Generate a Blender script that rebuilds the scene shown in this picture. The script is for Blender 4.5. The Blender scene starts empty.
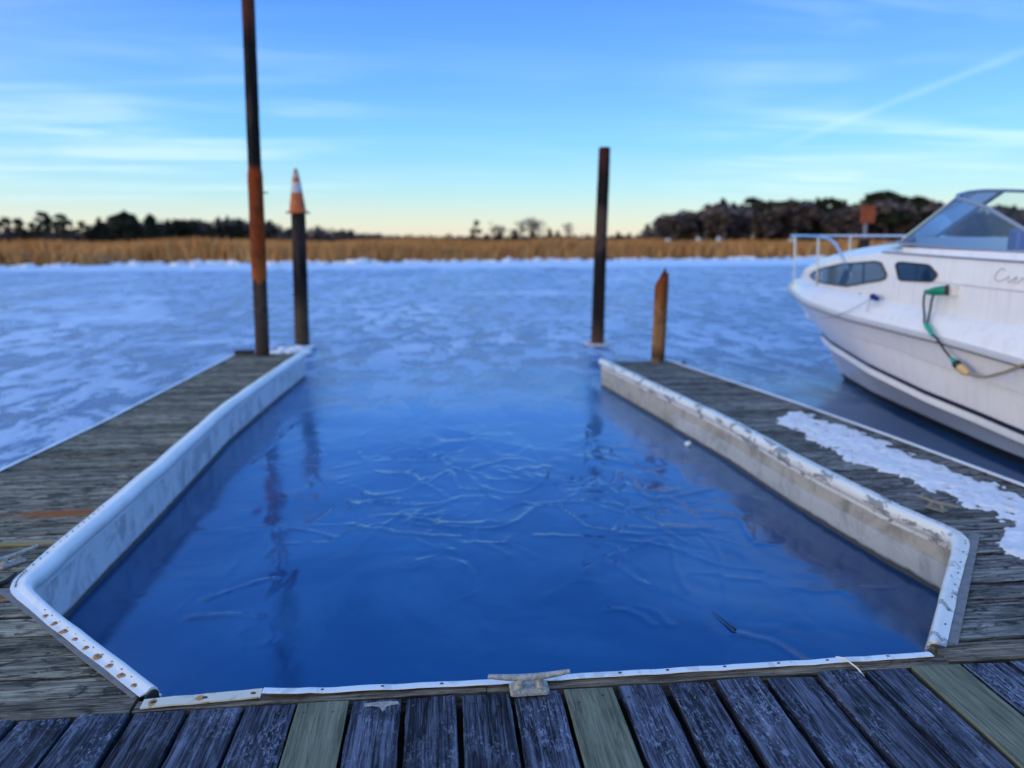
import bpy, bmesh, math, random
import numpy as np
from mathutils import Vector, Matrix
random.seed(7); rng = np.random.default_rng(7)
S = bpy.context.scene
COL = S.collection
R = math.radians

# ------------------------------------------------------------ camera
cd = bpy.data.cameras.new('camera'); cam = bpy.data.objects.new('camera', cd); COL.objects.link(cam)
cam.location = (0, 0, 1.83); cam.rotation_euler = (R(79.0), 0, R(-5.5))
cd.sensor_width = 36.0; cd.lens = 26.02; cd.clip_start = .05; cd.clip_end = 9000
cd.dof.use_dof = True; cd.dof.focus_distance = 2.58; cd.dof.aperture_fstop = 1.3
S.camera = cam

# ------------------------------------------------------------ sky, sun, exposure
SUN_EL, SUN_AZ = 4.0, -118.0          # azimuth from +Y, clockwise positive: low, to the left and a little behind
w = bpy.data.worlds.new('World'); S.world = w; w.use_nodes = True
nt = w.node_tree; nt.nodes.clear()
def N(nt, typ, ins=None, **kw):
    n = nt.nodes.new(typ)
    for k, v in kw.items(): setattr(n, k, v)
    for k, v in (ins or {}).items():
        s = n.inputs[k]
        if isinstance(v, bpy.types.NodeSocket): nt.links.new(v, s)
        elif isinstance(v, (tuple, list)) and len(v) == 3 and s.type == 'RGBA': s.default_value = (*v, 1)
        else: s.default_value = v
    return n
def ramp(nt, fac, stops, interp='LINEAR'):
    n = nt.nodes.new('ShaderNodeValToRGB'); nt.links.new(fac, n.inputs[0]); cr = n.color_ramp; cr.interpolation = interp
    while len(cr.elements) < len(stops): cr.elements.new(.5)
    for e, (p, c) in zip(cr.elements, stops):
        e.position = p
        if isinstance(c, (int, float)): c = (c, c, c)
        e.color = (*c, 1)
    return n.outputs[0]
def M(nt, op, a, b=None, c=None, clamp=False):
    n = nt.nodes.new('ShaderNodeMath'); n.operation = op; n.use_clamp = clamp
    for i, v in enumerate((a, b, c)):
        if v is None: continue
        if isinstance(v, bpy.types.NodeSocket): nt.links.new(v, n.inputs[i])
        else: n.inputs[i].default_value = v
    return n.outputs[0]
def VM(nt, op, a, b=None):
    n = nt.nodes.new('ShaderNodeVectorMath'); n.operation = op
    for i, v in enumerate((a, b)):
        if v is None: continue
        if isinstance(v, bpy.types.NodeSocket): nt.links.new(v, n.inputs[i])
        else: n.inputs[i].default_value = v
    return n.outputs[1] if op in ('DOT_PRODUCT', 'LENGTH', 'DISTANCE') else n.outputs[0]
def mix(nt, f, a, b, blend='MIX'):
    n = nt.nodes.new('ShaderNodeMix'); n.data_type = 'RGBA'; n.blend_type = blend
    for i, v in ((0, f), (6, a), (7, b)):
        if isinstance(v, bpy.types.NodeSocket): nt.links.new(v, n.inputs[i])
        elif i == 0: n.inputs[0].default_value = v
        else: n.inputs[i].default_value = (*v, 1) if len(v) == 3 else v
    return n.outputs[2]
sky = N(nt, 'ShaderNodeTexSky', sky_type='NISHITA', sun_disc=False, sun_elevation=R(SUN_EL), sun_rotation=R(SUN_AZ),
        altitude=0, air_density=1.0, dust_density=.8, ozone_density=2.5)
g = N(nt, 'ShaderNodeTexCoord').outputs['Generated']
sep = N(nt, 'ShaderNodeSeparateXYZ', {0: g}); dz = sep.outputs[2]
base = ramp(nt, dz, [(0, (.82, .72, .58)), (.022, (.68, .75, .66)), (.06, (.40, .70, .80)), (.115, (.195, .55, .96)),
                     (.19, (.11, .38, .96)), (.28, (.068, .262, .90)), (.40, (.06, .32, 1.10)), (.58, (.085, .39, 1.20)), (.75, (.14, .40, 1.02)), (1, (.24, .42, .84))])
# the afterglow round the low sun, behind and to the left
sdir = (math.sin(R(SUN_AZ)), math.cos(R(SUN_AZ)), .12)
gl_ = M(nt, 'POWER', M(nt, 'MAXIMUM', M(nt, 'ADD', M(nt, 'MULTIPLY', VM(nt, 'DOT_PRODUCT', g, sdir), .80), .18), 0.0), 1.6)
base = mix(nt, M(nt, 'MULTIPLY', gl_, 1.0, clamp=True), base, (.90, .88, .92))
# thin cirrus: noise on a flat layer far above
inv = M(nt, 'DIVIDE', 1.0, M(nt, 'MAXIMUM', M(nt, 'ADD', dz, .04), .02))
pl = N(nt, 'ShaderNodeCombineXYZ', {0: M(nt, 'MULTIPLY', sep.outputs[0], inv), 1: M(nt, 'MULTIPLY', sep.outputs[1], inv)}).outputs[0]
mp = N(nt, 'ShaderNodeMapping', {'Vector': pl, 'Scale': (.33, 1.15, 1), 'Rotation': (0, 0, R(-14)), 'Location': (1.9, .35, 0)}).outputs[0]
n1 = N(nt, 'ShaderNodeTexNoise', {'Vector': mp, 'Scale': 1.0, 'Detail': 7.0, 'Roughness': .58, 'Distortion': .7}).outputs[0]
n2 = N(nt, 'ShaderNodeTexNoise', {'Vector': pl, 'Scale': .40, 'Detail': 3.0}).outputs[0]
cm = M(nt, 'MULTIPLY', ramp(nt, n1, [(.40, 0), (.66, 1)], 'EASE'), ramp(nt, n2, [(.36, 0), (.56, 1)], 'EASE'))
uu = M(nt, 'ABSOLUTE', M(nt, 'SUBTRACT', M(nt, 'DIVIDE', sep.outputs[0], M(nt, 'MAXIMUM', sep.outputs[1], .05)), .10))
cm = M(nt, 'MULTIPLY', cm, ramp(nt, uu, [(.12, .12), (.42, 1)], 'EASE'))
cm = M(nt, 'MULTIPLY', cm, ramp(nt, dz, [(.02, .0), (.07, 1), (.17, .9), (.27, .45)]))
# one fading contrail: a thin band along a great circle
def pdir(px, py):
    f = Vector((math.sin(R(5.5))*math.cos(R(11)), math.cos(R(5.5))*math.cos(R(11)), -math.sin(R(11))))
    r = Vector((math.cos(R(5.5)), -math.sin(R(5.5)), 0)); u = r.cross(f)
    return (f + r*((px-512)/740) - u*((py-384)/740)).normalized()
a_, b_ = pdir(806, 136), pdir(1012, 56); nn = a_.cross(b_).normalized(); md = (a_+b_).normalized()
dist = M(nt, 'ABSOLUTE', VM(nt, 'DOT_PRODUCT', g, tuple(nn)))
wob = N(nt, 'ShaderNodeTexNoise', {'Vector': g, 'Scale': 22.0, 'Detail': 3.0}).outputs[0]
ct = M(nt, 'SUBTRACT', 1.0, M(nt, 'DIVIDE', dist, M(nt, 'MULTIPLY', wob, .0125)), clamp=True)
ct = M(nt, 'MULTIPLY', ct, ramp(nt, VM(nt, 'DOT_PRODUCT', g, tuple(md)), [(.9885, 0), (.996, 1)]))
cm = M(nt, 'ADD', M(nt, 'MULTIPLY', cm, .72), M(nt, 'MULTIPLY', ct, .22), clamp=True)
base = mix(nt, cm, base, (.62, .84, .98))
bg1 = N(nt, 'ShaderNodeBackground', {'Color': sky.outputs[0], 'Strength': .07})
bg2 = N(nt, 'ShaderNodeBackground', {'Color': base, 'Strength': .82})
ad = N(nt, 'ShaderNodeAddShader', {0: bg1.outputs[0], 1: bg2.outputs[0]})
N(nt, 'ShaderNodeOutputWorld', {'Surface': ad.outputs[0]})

ld = bpy.data.lights.new('sun', 'SUN'); sun = bpy.data.objects.new('sun', ld); COL.objects.link(sun)
ld.energy = .75; ld.angle = R(16); ld.color = (1.0, .87, .76)
sd = Vector((math.sin(R(SUN_AZ))*math.cos(R(SUN_EL)), math.cos(R(SUN_AZ))*math.cos(R(SUN_EL)), math.sin(R(SUN_EL))))
sun.rotation_euler = sd.to_track_quat('Z', 'Y').to_euler(); sun.location = (0, 0, 30)
S.view_settings.view_transform = 'Standard'; S.view_settings.look = 'None'
S.view_settings.exposure = 0.34; S.view_settings.gamma = 1.0; S.view_settings.use_curve_mapping = False
S.cycles.max_bounces = 8; S.cycles.transparent_max_bounces = 12

# ------------------------------------------------------------ object helpers
class MB:
    def __init__(s): s.v = []; s.f = []
    def add(s, vs, fs):
        o = len(s.v); s.v += [tuple(map(float, p)) for p in vs]; s.f += [tuple(i+o for i in f) for f in fs]
    def box(s, x0, x1, y0, y1, z0, z1):
        s.add([(x, y, z) for z in (z0, z1) for y in (y0, y1) for x in (x0, x1)],
              [(0, 2, 3, 1), (4, 5, 7, 6), (0, 1, 5, 4), (2, 6, 7, 3), (0, 4, 6, 2), (1, 3, 7, 5)])
    def tube(s, pts, r, n=8, cap=True):
        pts = [Vector(p) for p in pts]; rs = r if isinstance(r, (list, tuple)) else [r]*len(pts)
        vs = []; prev = None
        for i, p in enumerate(pts):
            t = (pts[min(i+1, len(pts)-1)] - pts[max(i-1, 0)]).normalized()
            if prev is None: a = t.cross(Vector((0, 0, 1)) if abs(t.z) < .9 else Vector((1, 0, 0))).normalized()
            else: a = (prev - t*prev.dot(t)).normalized()
            prev = a; b = t.cross(a)
            for k in range(n):
                q = 2*math.pi*k/n; vs.append(p + (a*math.cos(q) + b*math.sin(q))*rs[i])
        fs = [(i*n+k, i*n+(k+1) % n, (i+1)*n+(k+1) % n, (i+1)*n+k) for i in range(len(pts)-1) for k in range(n)]
        if cap: fs += [tuple(range(n))[::-1], tuple((len(pts)-1)*n+k for k in range(n))]
        s.add(vs, fs)
    def lathe(s, prof, c=(0, 0, 0), n=24, cap=True, lean=(0, 0), wob=0, sd=0):
        rr = random.Random(sd); vs = []
        ph = [rr.uniform(0, 6.28) for _ in range(4)]
        for r, z in prof:
            for k in range(n):
                q = 2*math.pi*k/n
                e = 1 + wob*(math.sin(3*q+ph[0]+z*1.3)+.7*math.sin(5*q+ph[1]-z*2.1)+rr.uniform(-.6, .6))
                vs.append((c[0]+r*e*math.cos(q)+lean[0]*z, c[1]+r*e*math.sin(q)+lean[1]*z, c[2]+z))
        m = len(prof)
        fs = [(i*n+k, i*n+(k+1) % n, (i+1)*n+(k+1) % n, (i+1)*n+k) for i in range(m-1) for k in range(n)]
        if cap: fs += [tuple(range(n))[::-1], tuple((m-1)*n+k for k in range(n))]
        s.add(vs, fs)
    def grid(s, rows, close=False):
        m = len(rows[0]); o = [p for r in rows for p in r]
        fs = [(i*m+k, i*m+k+1, (i+1)*m+k+1, (i+1)*m+k) for i in range(len(rows)-1) for k in range(m-1)]
        s.add(o, fs)
    def ell(s, c, r, nu=12, nv=8):
        vs = [(c[0], c[1], c[2]-r[2])]
        for j in range(1, nv):
            t = -math.pi/2+math.pi*j/nv
            for k in range(nu):
                q = 2*math.pi*k/nu; vs.append((c[0]+r[0]*math.cos(t)*math.cos(q), c[1]+r[1]*math.cos(t)*math.sin(q), c[2]+r[2]*math.sin(t)))
        vs.append((c[0], c[1], c[2]+r[2])); L = len(vs)-1; fs = []
        for k in range(nu):
            fs.append((0, 1+(k+1) % nu, 1+k)); fs.append((L, L-nu+k, L-nu+(k+1) % nu))
            for j in range(nv-2): a = 1+j*nu; fs.append((a+k, a+(k+1) % nu, a+nu+(k+1) % nu, a+nu+k))
        s.add(vs, fs)
    def mesh(s, name, m, smooth=False, off=(0, 0, 0)):
        me = bpy.data.meshes.new(name); me.from_pydata([(p[0]-off[0], p[1]-off[1], p[2]-off[2]) for p in s.v], [], s.f)
        if m: me.materials.append(m)
        me.update()
        if smooth:
            me.polygons.foreach_set('use_smooth', [True]*len(me.polygons))
            if smooth != 'all': me.set_sharp_from_angle(angle=R(smooth if smooth is not True else 40))
        return me
    def build(s, name, m, parent=None, smooth=False, local=False):
        off = (0, 0, 0)
        if parent is not None and not local:
            p = parent
            while p.parent: p = p.parent
            off = p.location
        o = bpy.data.objects.new(name, s.mesh(name, m, smooth, off)); COL.objects.link(o)
        if parent is not None: o.parent = parent
        return o
def tag(o, label=None, cat=None, group=None, kind=None):
    for k, v in (('label', label), ('category', cat), ('group', group), ('kind', kind)):
        if v: o[k] = v
    return o
def thing(name, label, cat, loc=(0, 0, 0), rz=0, group=None):
    o = bpy.data.objects.new(name, None); COL.objects.link(o); o.location = loc; o.rotation_euler = (0, 0, rz)
    o.empty_display_size = .1
    return tag(o, label, cat, group)
def kids(o): return [c for c in COL.objects if c.parent == o]
def copy_tree(o, ch, parent=None):
    c = o.copy(); COL.objects.link(c); c.parent = parent
    for k, sub in ch: copy_tree(k, sub, c)
    return c
def tree_of(o): return [(k, tree_of(k)) for k in kids(o)]

# ------------------------------------------------------------ materials
def mat(name):
    m = bpy.data.materials.new(name); m.use_nodes = True; nt = m.node_tree
    b = nt.nodes['Principled BSDF']
    return m, nt, b
def setb(nt, b, **kw):
    names = dict(col='Base Color', rough='Roughness', metal='Metallic', nrm='Normal', ior='IOR', spec='Specular IOR Level', coat='Coat Weight', alpha='Alpha')
    for k, v in kw.items():
        s = b.inputs[names[k]]
        if isinstance(v, bpy.types.NodeSocket): nt.links.new(v, s)
        elif isinstance(v, tuple): s.default_value = (*v, 1)
        else: s.default_value = v
def objco(nt): return N(nt, 'ShaderNodeTexCoord').outputs['Object']
def noise(nt, vec, scale, detail=4.0, rough=.55, dist=0.0, sc=None):
    if sc: vec = N(nt, 'ShaderNodeMapping', {'Vector': vec, 'Scale': sc}).outputs[0]
    return N(nt, 'ShaderNodeTexNoise', {'Vector': vec, 'Scale': scale, 'Detail': detail, 'Roughness': rough, 'Distortion': dist}).outputs[0]
def bump(nt, h, strength=.5, dist=.01, nrm=None):
    ins = {'Height': h, 'Strength': strength, 'Distance': dist}
    if nrm is not None: ins['Normal'] = nrm
    return N(nt, 'ShaderNodeBump', ins).outputs[0]

def wood(name, light, mid, dark, axis, frost=0.0, vary=.35, crack=1.0, stains=(), patch=0.0, bstr=.7):
    """weathered board: grain along the given axis, every board shifted and toned on its own"""
    m, nt, b = mat(name); co = objco(nt)
    isl = N(nt, 'ShaderNodeNewGeometry').outputs['Random Per Island']
    sh = N(nt, 'ShaderNodeCombineXYZ', {0: M(nt, 'MULTIPLY', isl, 37.0), 1: M(nt, 'MULTIPLY', isl, 53.0), 2: M(nt, 'MULTIPLY', isl, 11.0)}).outputs[0]
    v = VM(nt, 'ADD', co, sh)
    st = lambda a, c: tuple(a if i == axis else c for i in range(3))
    gr = noise(nt, v, 1.0, 6.0, .62, .25, st(2.2, 62))
    fine = noise(nt, v, 1.0, 5.0, .75, .15, st(5, 190))
    blot = noise(nt, v, 1.0, 5.0, .65, .6, st(5, 14))
    g2 = M(nt, 'ADD', M(nt, 'MULTIPLY', gr, .42), M(nt, 'MULTIPLY', fine, .58))
    g2 = M(nt, 'ADD', M(nt, 'MULTIPLY', g2, .80), M(nt, 'MULTIPLY', blot, .20))
    c = ramp(nt, g2, [(.41, dark), (.495, mid), (.575, light)])
    tone = M(nt, 'ADD', M(nt, 'MULTIPLY', isl, vary), 1-vary/2)
    c = mix(nt, 1.0, c, N(nt, 'ShaderNodeCombineColor', {0: tone, 1: tone, 2: tone}).outputs[0], 'MULTIPLY')
    if patch:   # worn dark/lichen patches
        pm = ramp(nt, noise(nt, v, 1.0, 6.0, .7, .8, st(9, 22)), [(.50, 0), (.60, 1)])
        c = mix(nt, M(nt, 'MULTIPLY', pm, patch), c, tuple(x*.35 for x in dark))
    kv = N(nt, 'ShaderNodeTexVoronoi', {'Vector': N(nt, 'ShaderNodeMapping', {'Vector': v, 'Scale': st(2.6, 6.5)}).outputs[0], 'Scale': 1.0})
    kn = M(nt, 'ADD', kv.outputs['Distance'], M(nt, 'MULTIPLY', M(nt, 'SUBTRACT', blot, .5), .12))
    c = mix(nt, ramp(nt, kn, [(.05, .8), (.12, 0)]), c, tuple(x*.5 for x in dark))
    ck = M(nt, 'ABSOLUTE', M(nt, 'SUBTRACT', noise(nt, v, 1.0, 3.0, .5, .3, st(.9, 13)), .5))
    ck = ramp(nt, ck, [(.0, 1), (.011, 0)])
    c = mix(nt, M(nt, 'MULTIPLY', ck, .85*crack), c, tuple(x*.12 for x in dark))
    if frost:
        f1 = noise(nt, v, 1.0, 6.0, .72, 1.1, st(34, 90))
        f2 = ramp(nt, noise(nt, v, 1.0, 3.0, .5, .5, st(4, 7)), [(.42, 0), (.66, 1)])
        f = M(nt, 'MULTIPLY', ramp(nt, f1, [(.52, 0), (.60, 1)]), f2)
        c = mix(nt, M(nt, 'MULTIPLY', f, frost), c, (.36, .42, .58))
    for (sx, sy, ax, ay, colr) in stains:
        d = VM(nt, 'LENGTH', VM(nt, 'MULTIPLY', VM(nt, 'SUBTRACT', co, (sx, sy, 0)), (1/ax, 1/ay, 0)))
        d = M(nt, 'ADD', d, M(nt, 'MULTIPLY', M(nt, 'SUBTRACT', gr, .5), 2.2))
        c = mix(nt, ramp(nt, d, [(.45, .85), (1.0, 0)]), c, colr)
    h = M(nt, 'SUBTRACT', g2, M(nt, 'MULTIPLY', ck, .5))
    setb(nt, b, col=c, rough=.82, nrm=bump(nt, h, bstr, .006), spec=.16)
    return m
def plain(name, col, rough=.5, metal=0.0, var=0.0, vs=8.0, bs=0.0, coat=0.0):
    m, nt, b = mat(name); co = objco(nt)
    n = noise(nt, co, vs, 5.0, .6)
    c = mix(nt, M(nt, 'MULTIPLY', ramp(nt, n, [(.35, 1), (.65, 0)]), var), col, tuple(x*.4 for x in col))
    setb(nt, b, col=c, rough=rough, metal=metal, coat=coat)
    if bs: setb(nt, b, nrm=bump(nt, n, bs, .01))
    return m
W_walk = wood('frosted dark planks', (.125, .145, .205), (.034, .041, .064), (.005, .006, .009), 1, frost=.62, vary=.6, bstr=1.0)
W_new = wood('greenish treated plank', (.21, .215, .15), (.145, .152, .105), (.075, .080, .056), 1, vary=.1, crack=.35, bstr=.4)
W_left = wood('weathered grey boards', (.42, .36, .255), (.19, .165, .12), (.06, .055, .048), 0, vary=.75, patch=.8, bstr=1.0,
              stains=((.28, -2.06, .36, .08, (.36, .10, .018)), (.40, -3.06, .30, .07, (.27, .085, .02)), (.1, -2.48, .6, .03, (.36, .23, .07))))
W_right = wood('dark weathered boards', (.33, .31, .28), (.135, .13, .12), (.035, .033, .032), 0, vary=.75, patch=.85, bstr=1.0)
W_head = wood('header board wood', (.30, .255, .19), (.135, .112, .085), (.032, .028, .025), 0, vary=.3, patch=.4)
W_edge = wood('edge board wood', (.30, .29, .27), (.19, .185, .175), (.08, .08, .08), 1, vary=.2)
W_dark = plain('dark wood and gap shade', (.03, .028, .026), .9)  # near-black wood; also paints shade under deck gaps and in the bumper end
def wall_mat(name, a, bcol, dirt, dcol):
    m, nt, b = mat(name); co = objco(nt)
    n = noise(nt, co, 1.0, 6.0, .65, .4, (2.0, 2.0, 16)); n2 = noise(nt, co, 3.0, 7.0, .7, 1.0); n3 = noise(nt, co, 1.0, 4.0, .6, .2, (14, 14, 3))
    c = mix(nt, n, a, bcol)
    c = mix(nt, M(nt, 'MULTIPLY', ramp(nt, n2, [(.48, 0), (.62, 1)]), dirt), c, dcol)
    c = mix(nt, M(nt, 'MULTIPLY', ramp(nt, n3, [(.56, 0), (.68, 1)]), dirt*.6), c, dcol)
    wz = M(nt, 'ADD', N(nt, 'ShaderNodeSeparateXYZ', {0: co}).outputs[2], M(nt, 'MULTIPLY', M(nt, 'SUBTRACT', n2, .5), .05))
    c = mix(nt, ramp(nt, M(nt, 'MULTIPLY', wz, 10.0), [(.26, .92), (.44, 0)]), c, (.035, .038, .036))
    setb(nt, b, col=c, rough=.6, nrm=bump(nt, n2, .35, .006)); return m
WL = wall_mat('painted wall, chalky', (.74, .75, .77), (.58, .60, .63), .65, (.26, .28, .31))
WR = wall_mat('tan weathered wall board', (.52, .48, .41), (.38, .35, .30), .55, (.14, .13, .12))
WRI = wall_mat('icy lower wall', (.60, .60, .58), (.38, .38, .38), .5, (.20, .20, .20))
def vinyl(name, chips, tint=(.80, .81, .82)):
    m, nt, b = mat(name); co = objco(nt)
    n = noise(nt, co, 9.0, 7.0, .72, .6, (1, .5, 1)); n2 = noise(nt, co, 3.0, 3.0)
    c = mix(nt, M(nt, 'MULTIPLY', ramp(nt, n2, [(.4, 1), (.7, 0)]), .25), tint, (.55, .55, .50))
    c = mix(nt, M(nt, 'MULTIPLY', ramp(nt, n, [(.53, 0), (.57, 1)]), chips), c, (.10, .10, .11))
    setb(nt, b, col=c, rough=.33, nrm=bump(nt, n, .15, .004)); return m
V_left = vinyl('white vinyl', .10); V_right = vinyl('chipped white vinyl', .75, (.74, .75, .72)); V_strip = vinyl('white strip', .25)
V_bare = vinyl('yellowed strip', .3, (.70, .62, .47))
NAIL = plain('rusty nail', (.20, .075, .03), .8); DARKNAIL = plain('dark nail', (.04, .035, .03), .6)
RUSTRING = plain('rust bloom', (.52, .27, .11), .9, var=.6, vs=90)
def galv():
    m, nt, b = mat('weathered galvanised'); co = objco(nt)
    n = noise(nt, co, 60.0, 5.0, .7); n2 = noise(nt, co, 18.0, 4.0)
    c = ramp(nt, n, [(.35, (.20, .19, .17)), (.6, (.46, .44, .40))]); c = mix(nt, ramp(nt, n2, [(.55, 0), (.7, .5)]), c, (.30, .22, .13))
    setb(nt, b, col=c, rough=.7, metal=.25, nrm=bump(nt, n, .8, .003)); return m
GALV = galv()
def pile_mat(name, bands, streak):
    """bands: (z, colour) stops up the pile, streaky along its height"""
    m, nt, b = mat(name); co = objco(nt)
    n = noise(nt, co, 1.0, 6.0, .7, .4, (13, 13, 1.1)); n2 = noise(nt, co, 9.0, 6.0, .7)
    z = M(nt, 'ADD', N(nt, 'ShaderNodeSeparateXYZ', {0: co}).outputs[2], M(nt, 'MULTIPLY', M(nt, 'SUBTRACT', n, .5), .28))
    z = M(nt, 'DIVIDE', z, 6.0)
    st = []
    for zz, cc in bands: st.append((zz/6.0, cc))
    c = ramp(nt, z, st)
    c = mix(nt, ramp(nt, n, [(.50, 0), (.66, .7)]), c, streak)
    c = mix(nt, ramp(nt, n2, [(.52, 0), (.68, .7)]), c, (.012, .010, .010))
    setb(nt, b, col=c, rough=.9, spec=.12, nrm=bump(nt, n, .9, .02)); return m

# ------------------------------------------------------------ ice, marsh ground
def near_ice():
    x0, x1, y0, y1, st = -2.0, 2.9, 2.25, 11.0, .0175
    nx, ny = int((x1-x0)/st), int((y1-y0)/st)
    X, Y = np.meshgrid(np.linspace(x0, x1, nx+1), np.linspace(y0, y1, ny+1)); Z = np.zeros_like(X)
    def smooth_noise(X, Y, s, seed, oct=4):
        r = np.random.default_rng(seed); o = np.zeros_like(X); a = 1
        for k in range(oct):
            g = r.normal(size=(64, 64)); u = (X/s) % 63; v = (Y/s) % 63
            i, j = u.astype(int), v.astype(int); fu, fv = u-i, v-j; fu = fu*fu*(3-2*fu); fv = fv*fv*(3-2*fv)
            i2, j2 = (i+1) % 64, (j+1) % 64
            o += a*((g[j, i]*(1-fu)+g[j, i2]*fu)*(1-fv)+(g[j2, i]*(1-fu)+g[j2, i2]*fu)*fv); s *= .5; a *= .5
        return o
    P = [[(-.72,6.36),(-.59,5.87),(-.28,5.65),(-.15,5.41),(-.02,5.19),(.06,5.08),(-.11,4.91),(-.24,4.7),(-.21,4.63),(.24,4.51),(.4,4.56),(.54,4.71),(.64,4.99),(1.1,4.91),(1.22,4.82),(1.34,4.55),(1.47,4.18)],
         [(-.67,4.92),(-.53,5.11),(-.33,5.09),(-.29,4.95),(.06,5.08),(.31,5.11),(.43,4.88)], [(.16,5.73),(.23,5.45),(.32,5.29),(.6,5.23),(.8,5.61),(.78,6.44)],
         [(.96,4.27),(1.06,4.05),(.98,3.89),(1.09,3.64)], [(.81,3.41),(.92,3.4),(1.0,3.27)], [(.98,3.43),(1.06,3.36),(1.09,3.22)], [(1.43,4.04),(1.54,3.87),(1.77,3.76)],
         [(.56,4.38),(.97,4.3),(1.29,4.16),(1.5,4.0)], [(-.69,5.41),(-.5,5.23),(-.27,5.32),(-.13,5.58)], [(.24,5.79),(.66,6.08),(.85,5.73)],
         [(1.45,5.49),(1.46,4.99),(1.68,5.02),(1.96,5.1)], [(1.74,4.59),(1.94,4.53),(1.89,4.18)], [(-1.64,5.84),(-1.59,6.34),(-1.5,7.6)],
         [(-1.24,3.68),(-1.08,3.8),(-.94,3.87)], [(-1.25,3.49),(-1.08,3.54),(-.91,3.5)], [(1.37,3.1),(1.48,3.01),(1.58,2.84)],
         [(-.55,4.62),(-.3,4.45),(.1,4.38)], [(1.2,4.45),(1.5,4.33),(1.72,4.4)], [(-.9,5.9),(-.5,6.1),(-.1,6.0),(.1,6.3)], [(.9,5.2),(1.3,5.3),(1.4,5.6)]]
    wx = X + .012*smooth_noise(X+9, Y+3, .16, 1, 2); wy = Y + .022*smooth_noise(X+3, Y+8, .25, 2)
    amp = np.clip(.85+.45*smooth_noise(X, Y, .3, 5, 2), .35, 1.35)
    vx = X + .07*smooth_noise(X+2, Y+5, .45, 31, 1); vy = Y + .09*smooth_noise(X+6, Y+1, .45, 32, 1)
    def spline(pl):
        p = np.array([pl[0]]+list(pl)+[pl[-1]]); o = []
        for i in range(1, len(p)-2):
            for t in (0, .33, .66): o.append(.5*(2*p[i]+(p[i+1]-p[i-1])*t+(2*p[i-1]-5*p[i]+4*p[i+1]-p[i+2])*t*t+(3*p[i]-p[i-1]-3*p[i+1]+p[i+2])*t**3))
        return [tuple(q) for q in o]+[tuple(p[-1])]
    for k, pl in enumerate(P):
        pl = spline(pl)
        D = np.full_like(X, 9.)
        for (ax, ay), (bx, by) in zip(pl[:-1], pl[1:]):
            dx, dy = bx-ax, by-ay; t = np.clip(((wx-ax)*dx+(wy-ay)*dy)/(dx*dx+dy*dy), 0, 1)
            D = np.minimum(D, np.hypot(wx-ax-t*dx, wy-ay-t*dy))
        Z = np.maximum(Z, .0088*amp*np.exp(-(D/.0165)**2))
    # finer crazed ridges in the broken middle of the slip
    r = np.random.default_rng(11); pts = np.stack([r.uniform(-1.9, 2.8, 230), r.uniform(3.4, 8.5, 230)], 1)
    d1 = np.full_like(X, 9.); d2 = np.full_like(X, 9.)
    tilt = np.zeros_like(X); tr_ = np.random.default_rng(41)
    for px, py in pts:
        ta, tb = tr_.normal(0, .016), tr_.normal(0, .022)
        d = np.hypot((vx-px), (vy-py)*.8); m = d < d1; tilt = np.where(m, (vx-px)*ta+(vy-py)*tb, tilt)
        d2 = np.where(m, d1, np.minimum(d2, d)); d1 = np.where(m, d, d1)
    mask = np.exp(-(((X-.35)/1.5)**2+((Y-5.4)/1.5)**2)**1.5) + .55*np.exp(-(((X-1.5)/.55)**2+((Y-4.2)/.9)**2))
    mask = np.clip(mask*1.35, 0, 1.1)*np.clip(.75+.6*smooth_noise(X+5, Y, .35, 9, 2), 0, 1.2)
    rdg = Z/.0088; vr = mask*np.exp(-((d2-d1)/.019)**2)*np.clip(amp, .5, 1.2); Z += .0075*vr; rdg = np.clip(rdg+.5*vr, 0, 1.3)
    Z += tilt*np.clip(mask, 0, 1)*np.clip((d2-d1)/.05, 0, 1)
    # curved wrinkles: the zero lines of soft noise fields, coming and going in patches
    m3 = np.clip(mask*1.3 + .45*(Y < 5) + .25*np.clip((Y-5)/2, 0, 1), 0, 1)
    for sc_, sd_, wd, hh in ((.62, 21, .075, .0058), (.40, 22, .085, .0048), (.9, 23, .045, .0052)):
        fld = smooth_noise(wx+4, wy*.8+2, sc_, sd_, 2); pt_ = np.clip(smooth_noise(X+1, Y+6, .42, sd_+9, 2)*1.1+.05, 0, 1)
        wv = np.exp(-(fld/wd)**2)*pt_*m3; Z += hh*wv; rdg = np.clip(rdg+.30*wv*(hh > .005), 0, 1.3)
    # soft swells
    Z += (.0036*smooth_noise(vx, vy*.8, .34, 3, 3) + .0022*np.abs(smooth_noise(vx+3, vy*.9, .22, 13, 2)))*np.clip(.22+mask, 0, 1)*np.clip((8.5-Y)/2.5, .15, 1)
    e = np.minimum.reduce([X-x0, x1-X, Y-y0, y1-Y]); Z *= np.clip(e/.35, 0, 1)
    vs = np.stack([X, Y, Z], -1).reshape(-1, 3); m = nx+1
    idx = (np.arange(ny)[:, None]*m+np.arange(nx)[None]).reshape(-1)
    fs = np.stack([idx, idx+1, idx+m+1, idx+m], 1)
    return vs, fs, (x0, x1, y0, y1), rdg.reshape(-1)
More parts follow.
